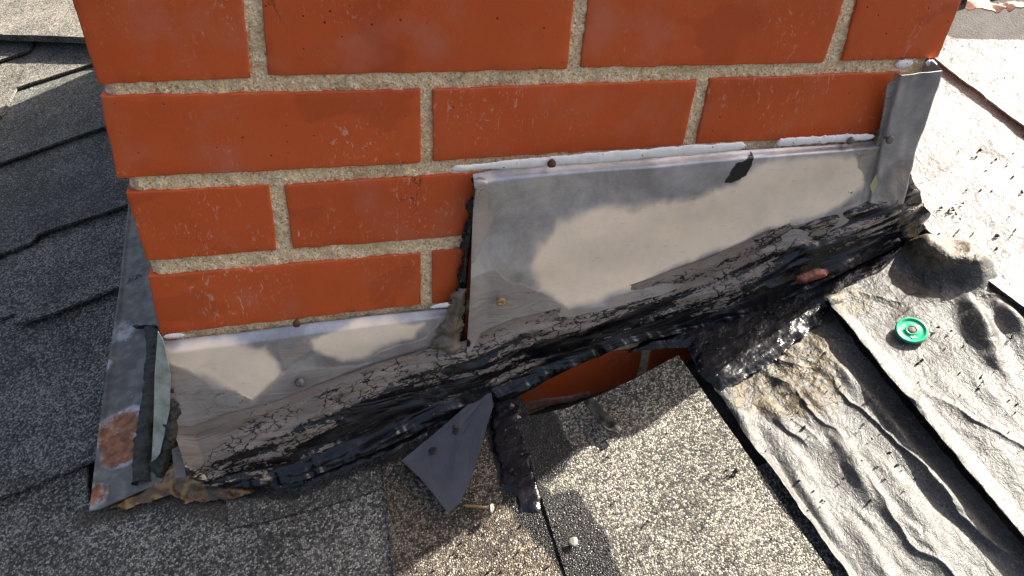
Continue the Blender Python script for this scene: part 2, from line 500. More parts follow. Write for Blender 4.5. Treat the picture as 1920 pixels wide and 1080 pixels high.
def mat_caulk():
    s = NT('white_caulk')
    c = s.ramp(s.noise(120, 4), [(.3, (.72, .68, .66)), (.7, (.86, .83, .81))])
    c = s.mix(s.step(s.noise(260, 3), .66, .72), c, (.12, .10, .09))
    return s.out(c, .45, s.bump(s.noise(200, 3), .6, .0006))


M = dict(
    brick=mat_brick(), brick_dulled=mat_brick('dulled_unseen_brick', .45), mortar=mat_mortar(),  # second brick is dulled for faces out of view, cutting their red bounce
    shingle_grey=mat_granules('grey_granules', (.050, .050, .045), (.130, .130, .115), (.34, .335, .30)),
    shingle_dark=mat_granules('dark_granules', (.055, .057, .048), (.115, .119, .102), (.24, .24, .21), .6),
    shingle_pale=mat_granules('pale_granules', (.040, .038, .032), (.125, .118, .098), (.33, .305, .25), .40, scale=700),
    shingle_brown=mat_granules('brown_granules', (.040, .032, .024), (.10, .082, .060), (.24, .20, .145), .42, scale=700),
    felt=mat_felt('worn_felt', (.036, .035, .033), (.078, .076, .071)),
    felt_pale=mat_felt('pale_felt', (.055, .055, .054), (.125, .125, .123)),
    deck=mat_plain('roof_deck', (.012, .011, .011), (.035, .030, .026), .85, bs=400, bd=.002),
    metal=mat_metal('galvanised_steel'), tar=mat_tar(), goo=mat_goo(), resin=mat_resin(), caulk=mat_caulk(),
    nailrust=mat_plain('rusty_nail', (.05, .022, .014), (.12, .05, .03), .7, 300, 900),
    nailzinc=mat_plain('zinc_nail', (.20, .19, .16), (.48, .46, .40), .4, 300, 900, metal=.5),
    tannail=mat_plain('coated_screw', (.26, .15, .06), (.36, .23, .10), .4, 300, 900),
    coated=mat_plain('sealer_coated_nail', (.10, .085, .075), (.16, .14, .125), .3, 300, 500),
    scrap=mat_plain('slate_felt', (.040, .046, .060), (.055, .063, .080), .5, 60, 1200, .0003),
    paper=mat_plain('torn_paper', (.22, .19, .15), (.40, .36, .30), .8, 70, 300, .001),
    plaster=mat_plain('white_strip', (.26, .27, .22), (.56, .57, .50), .5, 70),
    foam=mat_plain('old_dark_bead', (.014, .015, .012), (.06, .062, .045), .6, 120, 250, .003),
    green=mat_plain('green_plastic', (.012, .26, .12), (.02, .33, .16), .28, 20, 200, .0003),
    speck=mat_plain('tar_speck', (.010, .009, .009), (.03, .026, .024), .5),
    dullbrick=mat_plain('tarry_brick', (.05, .014, .010), (.28, .060, .030), .5, 130, 300, .0012),
    wash=mat_plain('brick_wash', (.20, .085, .060), (.38, .24, .20), .8, 120, 700, .001),
    leaf=mat_plain('dry_leaf', (.30, .30, .12), (.42, .38, .18), .6),
)

# ------------------------------------------------------------------ chimney
chim = empty('chimney', (WID / 2, DEP / 2, roof_z(.3, .45)), label='smooth red brick chimney with sandy mortar joints rising from the roof', cat='chimney')


def brick_mesh(c, depth, nu, nv, seed):
    """c: four front corners (tl, tr, br, bl) on the wall; softly worn arrises"""
    tl, tr, br, bl = [np.asarray(q, float) for q in c]
    L = np.linalg.norm(tr - tl); H = np.linalg.norm(tl - bl)
    def axis(n, S):
        e = .0011 / S
        return np.concatenate([[0, e * .35, e], np.linspace(e, 1 - e, n)[1:-1], [1 - e, 1 - e * .35, 1]])
    u, v = axis(nu, L), axis(nv, H)
    U, W = np.meshgrid(u, v, indexing='ij')
    P = ((1 - U) * (1 - W))[..., None] * bl + (U * (1 - W))[..., None] * br + (U * W)[..., None] * tr + ((1 - U) * W)[..., None] * tl
    du, dv = np.minimum(U, 1 - U) * L, np.minimum(W, 1 - W) * H
    def rnd(d): return .0005 * (1 - np.sqrt(np.clip(1 - (1 - np.clip(d / .0011, 0, 1)) ** 2, 0, 1)))
    P[..., 1] += rnd(du) + rnd(dv)
    edge = sstep(.004, 0, np.minimum(du, dv))
    w = fbm(P[..., 0] * 90, P[..., 2] * 90, seed, 3)
    P[..., 0] += edge * w * .0006; P[..., 2] += edge * fbm(P[..., 0] * 110, P[..., 2] * 110, seed + 4, 3) * .0007
    P[..., 1] += edge * np.clip(fbm(P[..., 0] * 150, P[..., 2] * 150, seed + 9, 2), 0, 1) * .0012 + .0004 * fbm(P[..., 0] * 12, P[..., 2] * 12, seed)
    return solid_grid('brick', P, np.array([0, -1, 0]), depth)


rng = random.Random(3)
ROWS_PX = {0: [((60, -160), (455, -175), (470, 147), (185, 158)), ((480, -150), (1084, -150), (1064, 130), (502, 143)),
               ((1106, -150), (1612, -150), (1545, 118), (1089, 128)), ((1640, -150), (1860, -150), (1759, 109), (1579, 115))],
           }
# front rows the photo shows, corner by corner: (tl, tr, br, bl)
SEEN = [
    ((187, 181), (789, 169), (789, 306), (219, 335)), ((812, 168), (1308, 151), (1281, 273), (812, 303)), ((1332, 149), (1690, 135), (1642, 254), (1306, 270)),
    ((235, 362), (505, 349), (518, 470), (275, 490)), ((533, 348), (908, 324), None, (550, 468)), None, None,
    ((277, 520), (789, 475), (789, 572), (300, 628)), ((811, 472), None, None, (811, 570)), None,
]
meshes = []
full_rows = []
k = 0
courses = []
z = -BH - MJ      # course 1 bottom = row B
# course index n: 0 = row A (bottom at 0), negative going down
NUP, NDOWN = 11, 6
front_half = [0, (BL - MJ) / 2]


def fill(n_top, y0, x0, length, half_first):
    pass


def row_edges(half):
    e = []
    x = 0
    if half:
        hb = (BL - MJ) / 2
        e.append((0, hb)); x = hb + MJ
        e.append((x, x + BL)); x += BL + MJ
        e.append((x, x + BL)); x += BL + MJ
        e.append((x, WID))
    else:
        for i in range(3):
            e.append((x, x + BL)); x += BL + MJ
    return e


unit = {}
def generic(length, depth, height, var):
    key = (round(length, 4), round(depth, 4), var)
    if key not in unit:
        a, b = length / 2, height / 2
        unit[key] = brick_mesh([(-a, 0, b), (a, 0, b), (a, 0, -b), (-a, 0, -b)], depth, 14, 5, hash(key) % 50)
    return unit[key]


def place(me, x, y, zc, rz):
    o = link('brick', me, M['brick_dulled'], chim)
    o.location = (x, y, zc); o.rotation_euler = (0, 0, rz)


HB = (BL - MJ) / 2
for n in range(-NDOWN + 1, NUP):
    half = (n % 2 == 0)
    z0 = n * (BH + MJ); z1 = z0 + BH; zc = (z0 + z1) / 2
    fe = row_edges(half)
    for i, (a, b) in enumerate(fe):
        corner = i in (0, len(fe) - 1)
        dep = BL if (half and corner) else HB
        seen = None
        if n == -1: seen = SEEN[i]
        elif n == -2: seen = SEEN[3 + i]
        elif n == -3: seen = SEEN[7 + i]
        elif n == 0: seen = ROWS_PX[0][i]
        base = [np.array([a, 0, z1]), np.array([b, 0, z1]), np.array([b, 0, z0]), np.array([a, 0, z0])]
        if n == 0:
            q = [F(*seen[2]), F(*seen[3])]
            base[2], base[3] = q
            base[0][2] = base[1][2] = BH
        elif seen:
            base = [F(*s) if s else g for s, g in zip(seen, base)]
            for s_, other in ((1, 0),): pass
        if -4 <= n <= 1 or n == -5:
            me = brick_mesh(base, dep, 46, 14, n * 7 + i + 60)
            link('brick', me, M['brick'], chim)
        else:
            j = rng.uniform(-.0008, .0008)
            place(generic(b - a, dep, BH, i % 2), (a + b) / 2, j, zc, 0)
        # back wall, only above the roof
        if z1 > roof_z((a + b) / 2, DEP):
            place(generic(b - a, dep, BH, i % 2), WID - (a + b) / 2, DEP, zc, math.pi)
    # side walls between the corner bricks
    s0 = (BL if half else HB) + MJ
    y = s0
    while y < DEP - s0 - .01:
        b = min(y + BL, DEP - s0)
        if b - y > .03:
            yc = (y + b) / 2
            if z1 > roof_z(WID, yc): place(generic(b - y, HB, BH, 1), WID, yc, zc, math.pi / 2)
            if z1 > roof_z(0, yc): place(generic(b - y, HB, BH, 1), 0, yc, zc, -math.pi / 2)
        y = b + MJ

# mortar: a core with a real, sandy front face
zb, zt = -5 * (BH + MJ) - .06, NUP * (BH + MJ) - MJ
nx, nz = 420, 260
X, Z = np.meshgrid(np.linspace(.0035, WID - .0035, nx), np.concatenate([np.linspace(zb, .07, nz - 6), np.linspace(.07, zt, 7)[1:]]), indexing='ij')
nz = X.shape[1]
Y = .0024 + .0014 * fbm(X * 60, Z * 60, 2, 4) + .0010 * vnoise(X * 420, Z * 420)
ends = np.minimum(X - .0035, WID - .0035 - X)
Y += .006 * sstep(.006, 0, ends) * (1 + fbm(X * 80, Z * 80, 5, 2))
P = np.stack([X, Y, Z], -1)
link('mortar', solid_grid('mortar', P, np.array([0, -1, 0]), DEP - .010), M['mortar'], chim)

# ------------------------------------------------------------------ roof
GW = np.array([1.0, 0, RA])      # along x on the roof


def onroof(x, y, h):
    return np.stack([x, y, roof_z(x, y)], -1) + RN * np.asarray(h)[..., None]


roof = empty('roof', (0, 0, RZ), kind='structure')
# deck
gx = np.concatenate([np.linspace(-3, -.6, 12), np.linspace(-.58, 1.3, 240), np.linspace(1.33, 3.5, 12)])
gy = np.concatenate([np.linspace(-2.5, -.5, 10), np.linspace(-.48, .1, 140), np.linspace(.12, 3.5, 40)])
X, Y = np.meshgrid(gx, gy, indexing='ij')
gapm = sstep(.24, .27, X) * sstep(.66, .62, X) * sstep(-.040, -.030, Y) * sstep(.03, .015, Y)
h = -.008 + .0015 * fbm(X * 20, Y * 20) - .045 * gapm
link('roof_deck', mesh('deck', onroof(X, Y, h).reshape(-1, 3), grid_faces(*X.shape)), M['deck'], roof)


def shingle(edge, back, mat, h0=.008, h1=.002, thick=.0035, res=.004, stain=None, mud=None, wav=.0012, seed=0, curl=None):
    """edge: exposed lower edge (pixel line on the roof), back: far edge; both left to right"""
    A = Gd(edge, h0) if not isinstance(edge, np.ndarray) else edge
    B = Gd(back, h1) if not isinstance(back, np.ndarray) else back
    la = np.linalg.norm(np.diff(A, axis=0), axis=1).sum(); lb = np.linalg.norm(B[0] - A[0])
    nu, nv = max(6, min(400, int(la / res))), max(6, min(260, int(lb / res)))
    P = ruled(A, B, nu, nv)
    v = np.linspace(0, 1, nv)[None, :] + np.zeros((nu, 1))
    x, y = P[..., 0], P[..., 1]
    h = h0 + (h1 - h0) * v + wav * fbm(x * 9, y * 9, seed, 3) + .0004 * fbm(x * 70, y * 70, seed + 2, 2)
    if curl is not None: h = h + curl(x, y)
    # ragged cut edges
    e = sstep(.03, 0, v) * .0012 * fbm(x * 160, y * 160, seed + 5, 3)
    Q = P + RN * h[..., None]
    Q[..., 1] += e
    at = {'stain': np.zeros_like(x) if stain is None else stain(x, y), 'mud': np.zeros_like(x) if mud is None else mud(x, y)}
    return link('shingle', solid_grid('shingle', Q, RN, thick, at), mat, roof)


def XY(x, y): return np.array([x, y, roof_z(x, y)])


# left field, far to near: each course's exposed edge
LEFT = [
    # (edge pixels, depth, material, lift)
    ([(-260, 395), (0, 305), (120, 262), (260, 215)], .26, 'shingle_dark', .010),
    ([(-260, 572), (0, 476), (62, 452), (70, 438), (150, 412), (300, 362)], .26, 'shingle_dark', .010),
    ([(24, 608), (90, 590), (150, 566), (300, 505)], .17, 'shingle_grey', .0125),
    ([(-260, 665), (-60, 620), (20, 590), (300, 500)], .16, 'shingle_grey', .006),
    ([(-260, 1035), (0, 932), (60, 909), (130, 881), (200, 853), (330, 800)], .27, 'shingle_grey', .010),
]
for i, (e, dep, m, lift) in enumerate(LEFT):
    A = Gd(e, lift)
    B = A.copy(); B[:, 1] += dep; B[:, 2] = roof_z(B[:, 0], B[:, 1])
    shingle(A, B, M[m], h0=lift, h1=.001, seed=i * 3 + 1, wav=.001)
# sun-lit upper courses
for i, (e, dep, m, lift) in enumerate([
    ([(-120, 150), (0, 112), (55, 94), (60, 78), (62, 74)], .22, 'shingle_pale', .012),
    ([(-60, 240), (2, 218), (30, 163), (100, 141), (170, 119), (240, 98)], .30, 'shingle_pale', .009),
    ([(-200, 60), (0, 64), (70, 67), (160, 71), (260, 76)], .5, 'shingle_pale', .034)]):
    A = Gd(e, lift)
    B = A.copy(); B[:, 1] += dep; B[:, 2] = roof_z(B[:, 0], B[:, 1])
    shingle(A, B, M[m], h0=lift, h1=.004 if i < 2 else .03, seed=i * 5 + 40, wav=.0035 if i == 2 else .0012, thick=.004 if i < 2 else .012, res=.006)
# more courses outwards so the field goes on
for j, y0 in enumerate((1.62, 1.85, 2.1, 2.4)):
    A = np.array([XY(x, y0) for x in (-1.6, -.9, -.4, .2, .8, 1.4)]); B = A.copy(); B[:, 1] += .27; B[:, 2] = roof_z(B[:, 0], B[:, 1])
    shingle(A, B, M['shingle_pale'], h0=.012, h1=.001, seed=70 + j, res=.02)
for j, y0 in enumerate((.95, .7, .45, .25, .02, -.2, -.45)):
    x1 = -.42 if y0 > .4 else (-.33 if y0 > .1 else -.26)
    A = np.array([XY(x, y0) for x in (-1.7, -1.2, -.8, x1)]); B = A.copy(); B[:, 1] += .30; B[:, 2] = roof_z(B[:, 0], B[:, 1])
    shingle(A, B, M['shingle_grey' if j % 2 else 'shingle_dark'], h0=.004, h1=-.003, seed=80 + j, res=.02)

# front field
streak = Gs([(930, 740), (955, 830), (985, 930), (1040, 1000), (1110, 1085)])[:, :2]


def near(pl, w, soft):
    def f(x, y):
        d, t, s_ = seg_dist(x, y, pl)
        return sstep(w + soft, w - soft, d + .004 * fbm(x * 60, y * 60, 3, 3))
    return f


foot = Gs([(330, 915), (560, 908), (640, 880), (760, 830), (900, 760), (960, 760)])[:, :2]
sA, sB, sC, sD = near(streak, .016, .007), near(foot, .016, .012), near(Gs([(975, 770), (1010, 860)])[:, :2], .026, .010), near(Gs([(1060, 960), (1125, 1085)])[:, :2], .016, .006)
st_all = lambda x, y: np.maximum(np.maximum(sA(x, y), sB(x, y)), np.maximum(sC(x, y), sD(x, y)))
mudf = near(Gs([(170, 968), (300, 935), (440, 960)])[:, :2], .012, .012)

shingle([(-300, 1180), (-150, 1150), (0, 1120), (166, 1090)], [(-330, 1000), (-150, 960), (0, 930), (163, 865)], M['shingle_grey'], .004, .003, seed=11, mud=mudf, res=.003)
S2e = [(166, 1100), (350, 1120), (540, 1140), (742, 1150)]
shingle(S2e, [(164, 940), (350, 880), (540, 830), (712, 800)], M['shingle_grey'], .0035, .003, seed=12, stain=sB, mud=mudf, res=.002)
shingle([(430, 992), (520, 972), (640, 940), (716, 914)], [(420, 900), (520, 870), (640, 830), (709, 800)], M['shingle_dark'], .0060, .0045, thick=.002, seed=13, stain=sB, res=.002)
shingle([(744, 1150), (900, 1150), (1050, 1150), (1180, 1150)], [(709, 800), (800, 780), (880, 760), (975, 742)], M['shingle_brown'], .006, .004, seed=14, stain=st_all, res=.0016)
shingle([(1085, 1150), (1250, 1150), (1420, 1150), (1612, 1150)], [(968, 788), (1060, 768), (1125, 743), (1200, 708), (1272, 668)], M['shingle_pale'], .007, .005, thick=.0045, seed=15, stain=st_all, res=.0016,
        curl=lambda x, y: .002 * sstep(-.09, -.03, y))
# fill beyond the bottom of the frame
for j, y0 in enumerate((-.42, -.62, -.85)):
    A = np.array([XY(x, y0) for x in (-.3, 0, .25, .46)]); B = A.copy(); B[:, 1] += .27; B[:, 2] = roof_z(B[:, 0], B[:, 1])
    shingle(A, B, M['shingle_grey'], h0=.003, h1=-.004, seed=90 + j, res=.012)
# weathered shingles at the far upper right
for j, (y0, m) in enumerate(((.335, 'shingle_brown'), (.375, 'shingle_pale'), (.43, 'shingle_pale'), (.50, 'shingle_brown'), (.58, 'shingle_pale'))):
    A = np.array([XY(x, y0 + .012 * math.sin(x * 9 + j)) for x in np.linspace(.64, 1.9, 12)]); B = A.copy(); B[:, 1] += .2; B[:, 2] = roof_z(B[:, 0], B[:, 1])
    shingle(A, B, M[m], h0=.022 + .003 * j, h1=.014, seed=100 + j, res=.005, wav=.006, thick=.006)

# ------------------------------------------------------------------ underlayment sheets
def sheet(name, A, B, mat, hfun, nu, nv, thick, label, stain=None, mud=None, h=.005):
    P = ruled(Gd(A, h), Gd(B, h), nu, nv)
    x, y = P[..., 0], P[..., 1]
    u = np.linspace(0, 1, nu)[:, None] + np.zeros((1, nv)); v = np.linspace(0, 1, nv)[None, :] + np.zeros((nu, 1))
    rag = .0012 * fbm(x * 90, y * 90, 4, 3) * (sstep(.02, 0, v) + sstep(.98, 1, v))
    Q = onroof(x + rag, y, hfun(x, y, u, v))
    z_ = np.zeros_like(x)
    me = solid_grid(name, Q, RN, thick, {'stain': z_ if stain is None else stain(x, y), 'mud': z_ if mud is None else mud(x, y)}, flip=True)
    return link(name, me, mat, label=label, cat='roof underlay')


def ridges(x, y, defs):
    h = 0
    for px, amp, w in defs:
        pl = Gd(px, .008)[:, :2]
        d, t, _ = seg_dist(x, y, pl)
        wob = 1 + .5 * fbm(x * 45, y * 45, amp * 900, 2)
        h = h + .45 * amp * wob * np.exp(-(d / (w * (.85 + .2 * np.sin(np.pi * np.clip(t, 0, 1))))) ** 2) * np.sin(np.pi * np.clip(t, .02, .98)) ** .6
    return h


# strip beside the cut shingle
R1 = [([(1395, 815), (1470, 920), (1600, 1120)], .009, .0055), ([(1450, 840), (1500, 930), (1640, 1120)], -.004, .005),
      ([(1480, 880), (1530, 950), (1580, 1030)], .006, .005), ([(1560, 810), (1600, 870), (1640, 940)], .0075, .006),
      ([(1590, 960), (1640, 1030), (1700, 1120)], .0065, .006), ([(1650, 850), (1720, 950), (1790, 1050)], .004, .007),
      ([(1560, 670), (1640, 745), (1720, 850), (1800, 945), (1910, 1060)], .008, .005),
      ([(1350, 735), (1395, 790), (1420, 830)], .012, .006), ([(1540, 660), (1580, 690), (1610, 740)], .006, .005),
      ([(1430, 740), (1480, 800)], .004, .006), ([(1740, 880), (1800, 960)], .004, .006), ([(1510, 720), (1550, 760)], .005, .006)]


def h1(x, y, u, v):
    pool = sstep(.05, .02, np.hypot(x - .495, y + .082))
    g = vnoise(x * 130 + .6 * y * 60, y * 45, 3)
    return (.004 + .004 * sstep(.06, 0, v) * sstep(.3, .6, u) + ridges(x, y, R1) + .0022 * fbm(x * 40 + y * 6, y * 9, 2, 3) + .0022 * (1 - np.abs(fbm(x * 34 + y * 9 + .5 * fbm(x * 20, y * 20, 4), y * 7, 12, 3)) * 2.6).clip(0, 1) ** 3 + .0005 * g
            + pool * .0022 * fbm(x * 110, y * 110, 6, 3)) * (1 - .5 * sstep(.12, 0, u))


U1A = [(1290, 640), (1340, 728), (1400, 822), (1480, 935), (1640, 1150)]
U1B = [(1535, 545), (1600, 640), (1700, 760), (1800, 880), (2010, 1130)]
mud1 = lambda x, y: np.maximum(1.15 * sstep(.066, .030, np.hypot((x - .487), (y + .075) * .9)), .9 * sstep(.02, .008, np.hypot(x - .447, y + .098)))
stn_shade1 = near(Gs([(1290, 650), (1400, 610), (1530, 560)])[:, :2], .030, .016)  # tar stain, widened so its black also paints in the chimney's shadow
sheet('underlay_strip', U1A, U1B, M['felt'], h1, 420, 200, .0012, 'narrow crumpled strip of sunlit roofing felt beside the cut shingle', stn_shade1, mud1)

# wide sheet with the green cap nail
R2 = [([(1800, 590), (1840, 640), (1880, 700)], .016, .008), ([(1800, 560), (1830, 600), (1860, 650)], .016, .0060),
      ([(1790, 470), (1850, 560), (1930, 640)], .012, .007), ([(1870, 580), (1920, 640), (1980, 720)], .014, .008),
      ([(1620, 640), (1700, 740), (1800, 860)], .0025, .008), ([(1750, 700), (1850, 820), (1930, 930)], .004, .010),
      ([(1820, 700), (1900, 800)], .004, .008), ([(1550, 565), (1570, 580)], .012, .010), ([(1660, 560), (1700, 590)], -.004, .02)]


def h2(x, y, u, v):
    pl = Gs([(1688, 470), (1712, 512), (1752, 536), (1800, 548), (1842, 575)])[:, :2]
    d, t, sg = seg_dist(x, y, pl)
    ds = d * np.where(sg > 0, 1, -1) + .003 * fbm(x * 60, y * 60, 3, 2)
    lump = .026 * sstep(-.018, .010, ds) * np.exp(-(np.clip(ds, 0, 1) / .040) ** 2) * sstep(-.02, .2, t) * sstep(1.02, .7, t)
    return lump + .012 + ridges(x, y, R2) + .0022 * fbm(x * 26 + y * 6, y * 10, 8, 3) + .0024 * (1 - np.abs(fbm(x * 24 + y * 10 + .5 * fbm(x * 20, y * 20, 4), y * 9, 31, 3)) * 2.6).clip(0, 1) ** 3 + .0004 * fbm(x * 110, y * 60, 1, 3) \
        + .005 * sstep(.10, 0, v)


U2A = [(1545, 570), (1578, 602), (1680, 732), (1800, 875), (1920, 1018), (2080, 1200)]
U2B = [(1735, 440), (1800, 470), (1860, 520), (1960, 590), (2100, 700), (2300, 860)]
mud2 = lambda x, y: .75 * np.maximum(sstep(.05, .02, np.hypot(x - .66, y + .03)), sstep(.03, .01, np.hypot(x - .565, y + .045)))
stn2 = lambda x, y: .8 * np.maximum(sstep(.045, .02, np.hypot(x - .60, y + .055)), np.maximum(.75 * sstep(.03, .01, np.hypot(x - .598, y + .115)), .8 * sstep(.02, .006, np.hypot(x - .665, y + .085))))
sheet('underlay_sheet', U2A, U2B, M['felt'], h2, 460, 230, .0014, 'wide wrinkled felt sheet under the green cap nail', stn2, mud2, h=.012)

# glaring sheet on the chimney's right side
R3 = [([(1800, 330), (1860, 400), (1980, 500)], .0025, .012), ([(1760, 300), (1850, 350), (1960, 430)], .003, .012), ([(1760, 520), (1850, 580), (1940, 640)], .004, .008)]


def h3(x, y, u, v):
    return .015 + ridges(x, y, R3) + .0030 * fbm(x * 14 + y * 4, y * 12, 12, 2) + .0018 * (1 - np.abs(fbm(x * 16 + y * 10, y * 8, 33, 3)) * 2.6).clip(0, 1) ** 3 + .0006 * fbm(x * 90, y * 90, 1, 3) + .004 * sstep(.05, 0, v)


U3A = [(1640, 395), (1728, 428), (1790, 482), (1832, 520), (1900, 572), (2050, 680), (2350, 850)]
U3B = [(1600, 60), (1700, 90), (1800, 120), (1880, 180), (1980, 250), (2120, 350), (2420, 520)]
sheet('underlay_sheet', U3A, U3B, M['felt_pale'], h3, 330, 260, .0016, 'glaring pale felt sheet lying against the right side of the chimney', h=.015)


def h4(x, y, u, v):
    return .018 + .0018 * fbm(x * 12, y * 14, 22, 3) + .0006 * fbm(x * 90, y * 90, 1, 3) + .002 * sstep(.08, 0, v)


U4A = [(1700, 60), (1764, 118), (1850, 182), (1920, 236), (2050, 330), (2400, 500)]
U4B = [(1700, 20), (1790, 70), (1900, 72), (2000, 70), (2200, 90), (2600, 150)]
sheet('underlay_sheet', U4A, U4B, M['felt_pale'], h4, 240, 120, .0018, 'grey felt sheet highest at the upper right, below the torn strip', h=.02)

# torn strip
A = Gs([(1795, 66), (1850, 74), (1900, 72), (1990, 78)]); B = Gs([(1800, 50), (1850, 52), (1900, 58), (1990, 56)])
P = ruled(A, B, 90, 14)
P = P + RN * (.034 + .008 * fbm(P[..., 0] * 40, P[..., 1] * 60, 3, 3) + .004 * vnoise(P[..., 0] * 200, P[..., 1] * 30))[..., None]
link('torn_strip', solid_grid('torn', P, RN, .002), M['paper'], label='ragged torn beige strip on the felt at the upper right edge', cat='torn strip')

# ------------------------------------------------------------------ metal flashings on the front wall
def fpoly(px): return Fs(px)[:, [0, 2]]


def dpoly(x, z_, px, soft=.006):
    xw = x + .007 * fbm(x * 30, z_ * 30, 1, 2) + .0015 * fbm(x * 120, z_ * 120, 2, 2)
    zw = z_ + .007 * fbm(x * 30, z_ * 30, 6, 2) + .0015 * fbm(x * 120, z_ * 120, 7, 2)
    return .5 + np.clip(inside(xw, zw, fpoly(px)) / soft, -1, 1) * .5


# large stepped sheet
A = Fs([(884, 320), (1000, 309), (1200, 296), (1400, 280), (1652, 259)])
B = Fs([(868, 690), (1000, 628), (1200, 566), (1400, 500), (1625, 405)])
P = ruled(A, B, 330, 130)
u = np.linspace(0, 1, 330)[:, None]; v = np.linspace(0, 1, 130)[None, :]
x, z_ = P[..., 0], P[..., 2]
P[..., 1] = -.0095 - .0035 * sstep(.05, 0, u) + .0065 * sstep(.035, 0, v) - .0022 * fbm(x * 9, z_ * 12, 3, 2) - .0005 * fbm(x * 40, z_ * 40, 5, 2) \
    - .003 * sstep(.6, 1, v) ** 1.5 - .0012 * np.sin(v * 9 + x * 14)
coat = np.maximum.reduce([dpoly(x, z_, [(870, 520), (930, 490), (985, 520), (1060, 560), (1120, 555), (1200, 520), (1330, 480), (1420, 440), (1560, 380), (1640, 360), (1700, 500), (860, 800), (850, 500)], .008),
                          dpoly(x, z_, [(1600, 262), (1670, 255), (1640, 390), (1600, 390), (1610, 330)], .005), dpoly(x, z_, [(880, 318), (905, 318), (915, 400), (890, 470), (875, 480)], .006)])
tarst = np.maximum.reduce([dpoly(x, z_, [(1370, 290), (1412, 284), (1402, 306), (1392, 320), (1358, 326), (1364, 306)], .003),
                           .8 * dpoly(x, z_, [(880, 320), (890, 320), (888, 350), (880, 420), (872, 440)], .003),
                           .62 * dpoly(x, z_, [(1570, 338), (1592, 340), (1590, 352), (1575, 350)], .004), dpoly(x, z_, [(868, 500), (875, 500), (870, 640), (862, 640)], .002)])
wet = dpoly(x, z_, [(1000, 470), (1050, 400), (1130, 380), (1180, 388), (1230, 368), (1350, 340), (1480, 285), (1600, 275), (1612, 330), (1560, 372), (1400, 430), (1300, 474), (1180, 520), (1060, 558), (1008, 530)], .012)  # outline of the painted cream reflection, edged like a coating stain
big = empty('step_flashing', F(1260, 450), label='large galvanised step flashing smeared with tan sealer right of the black gap', cat='flashing', group='step flashings on the chimney front')
link('metal_sheet', solid_grid('big_sheet', P, np.array([0, -1, 0]), .0008, {'coat': coat, 'wet': wet, 'stain': tarst, 'rust': x * 0, 'grime': x * 0}, flip=True), M['metal'], big)  # wet is the mask of the painted cream reflection

# small stepped sheet
A = Fs([(303, 638), (450, 622), (600, 602), (842, 574)])
B = Fs([(330, 880), (450, 860), (620, 800), (866, 700)])
P = ruled(A, B, 280, 120)
u = np.linspace(0, 1, 280)[:, None]; v = np.linspace(0, 1, 120)[None, :]
x, z_ = P[..., 0], P[..., 2]
P[..., 1] = -.0085 + .0060 * sstep(.055, 0, v) - .0018 * fbm(x * 11, z_ * 14, 13, 2) - .0005 * fbm(x * 45, z_ * 45, 15, 2) - .003 * sstep(.55, 1, v) ** 1.5 + .001 * np.sin(v * 8 + x * 20)
coat = np.maximum.reduce([dpoly(x, z_, [(300, 650), (345, 672), (400, 715), (440, 722), (480, 730), (520, 690), (600, 675), (720, 660), (860, 620), (880, 760), (330, 920), (300, 760)], .008),
                          dpoly(x, z_, [(700, 655), (800, 625), (830, 575), (870, 570), (870, 700), (700, 700)], .006), .8 * dpoly(x, z_, [(510, 640), (590, 620), (600, 650), (520, 700)], .010)])
wet = dpoly(x, z_, [(310, 650), (400, 640), (505, 640), (520, 690), (480, 735), (430, 720), (380, 690), (330, 670)], .010)  # two cream patches here paint in light reflected off the sunlit shingles
wet = np.maximum(wet, .9 * dpoly(x, z_, [(590, 625), (700, 600), (790, 590), (780, 625), (640, 660), (590, 650)], .008))  # second patch of the painted reflection
small = empty('step_flashing', F(570, 720), label='small galvanised step flashing below the lowest full brick course', cat='flashing', group='step flashings on the chimney front')
link('metal_sheet', solid_grid('small_sheet', P, np.array([0, -1, 0]), .0008, {'coat': coat, 'wet': wet, 'stain': x * 0, 'rust': x * 0, 'grime': x * 0}, flip=True), M['metal'], small)  # wet is the mask of the painted cream reflection

# corner flashing, folded round the right corner; its top edge springs away
A = Fs([(1690, 141), (1672, 210), (1652, 290), (1632, 380)], -.013)
B = Fs([(1757, 126), (1738, 200), (1714, 280), (1694, 390)], -.013)
t = np.linspace(0, 1, 90)
a, b = resample(A, t), resample(B, t)
rows = []
NV = 44
for i in range(90):
    pts = []
    lift = -.008 * (1 - t[i])
    for j in range(NV):
        s_ = j / (NV - 1)
        if s_ < .12:                                     # hemmed left edge
            q = a[i] + (b[i] - a[i]) * (s_ - .12) * .2; q[1] += .006 * (1 - s_ / .12)
        elif s_ < .62:
            w = (s_ - .12) / .5
            q = a[i] + (b[i] - a[i]) * w; q[1] += lift * w
        else:                                            # returns along the side wall, lengthened out of view to block red brick bounce
            w = (s_ - .62) / .38
            q = b[i].copy(); q[1] += lift * (1 - min(1, w * 2)) + w * .45; q[0] += .003 * math.sin(w * math.pi); q[2] += w * .45 * RB
        q[1] -= .0008 * float(vnoise(i * .12, j * .2, 5))
        pts.append(q)
    rows.append(pts)
P = np.array(rows)[:, :, :]
x, z_ = P[..., 0], P[..., 2]
coat = dpoly(x, z_, [(1660, 290), (1735, 280), (1700, 420), (1600, 420)], .012)
corner = empty('corner_flashing', F(1690, 260), label='grey folded corner flashing with a sprung open top at the right corner', cat='flashing')
link('metal_sheet', solid_grid('corner_sheet', P, np.array([0, -1, 0]), .0009, {'coat': coat, 'stain': .45 * sstep(.7, 1, t)[:, None] + x * 0, 'rust': x * 0, 'grime': x * 0 + .12}, flip=False), M['metal'], corner)
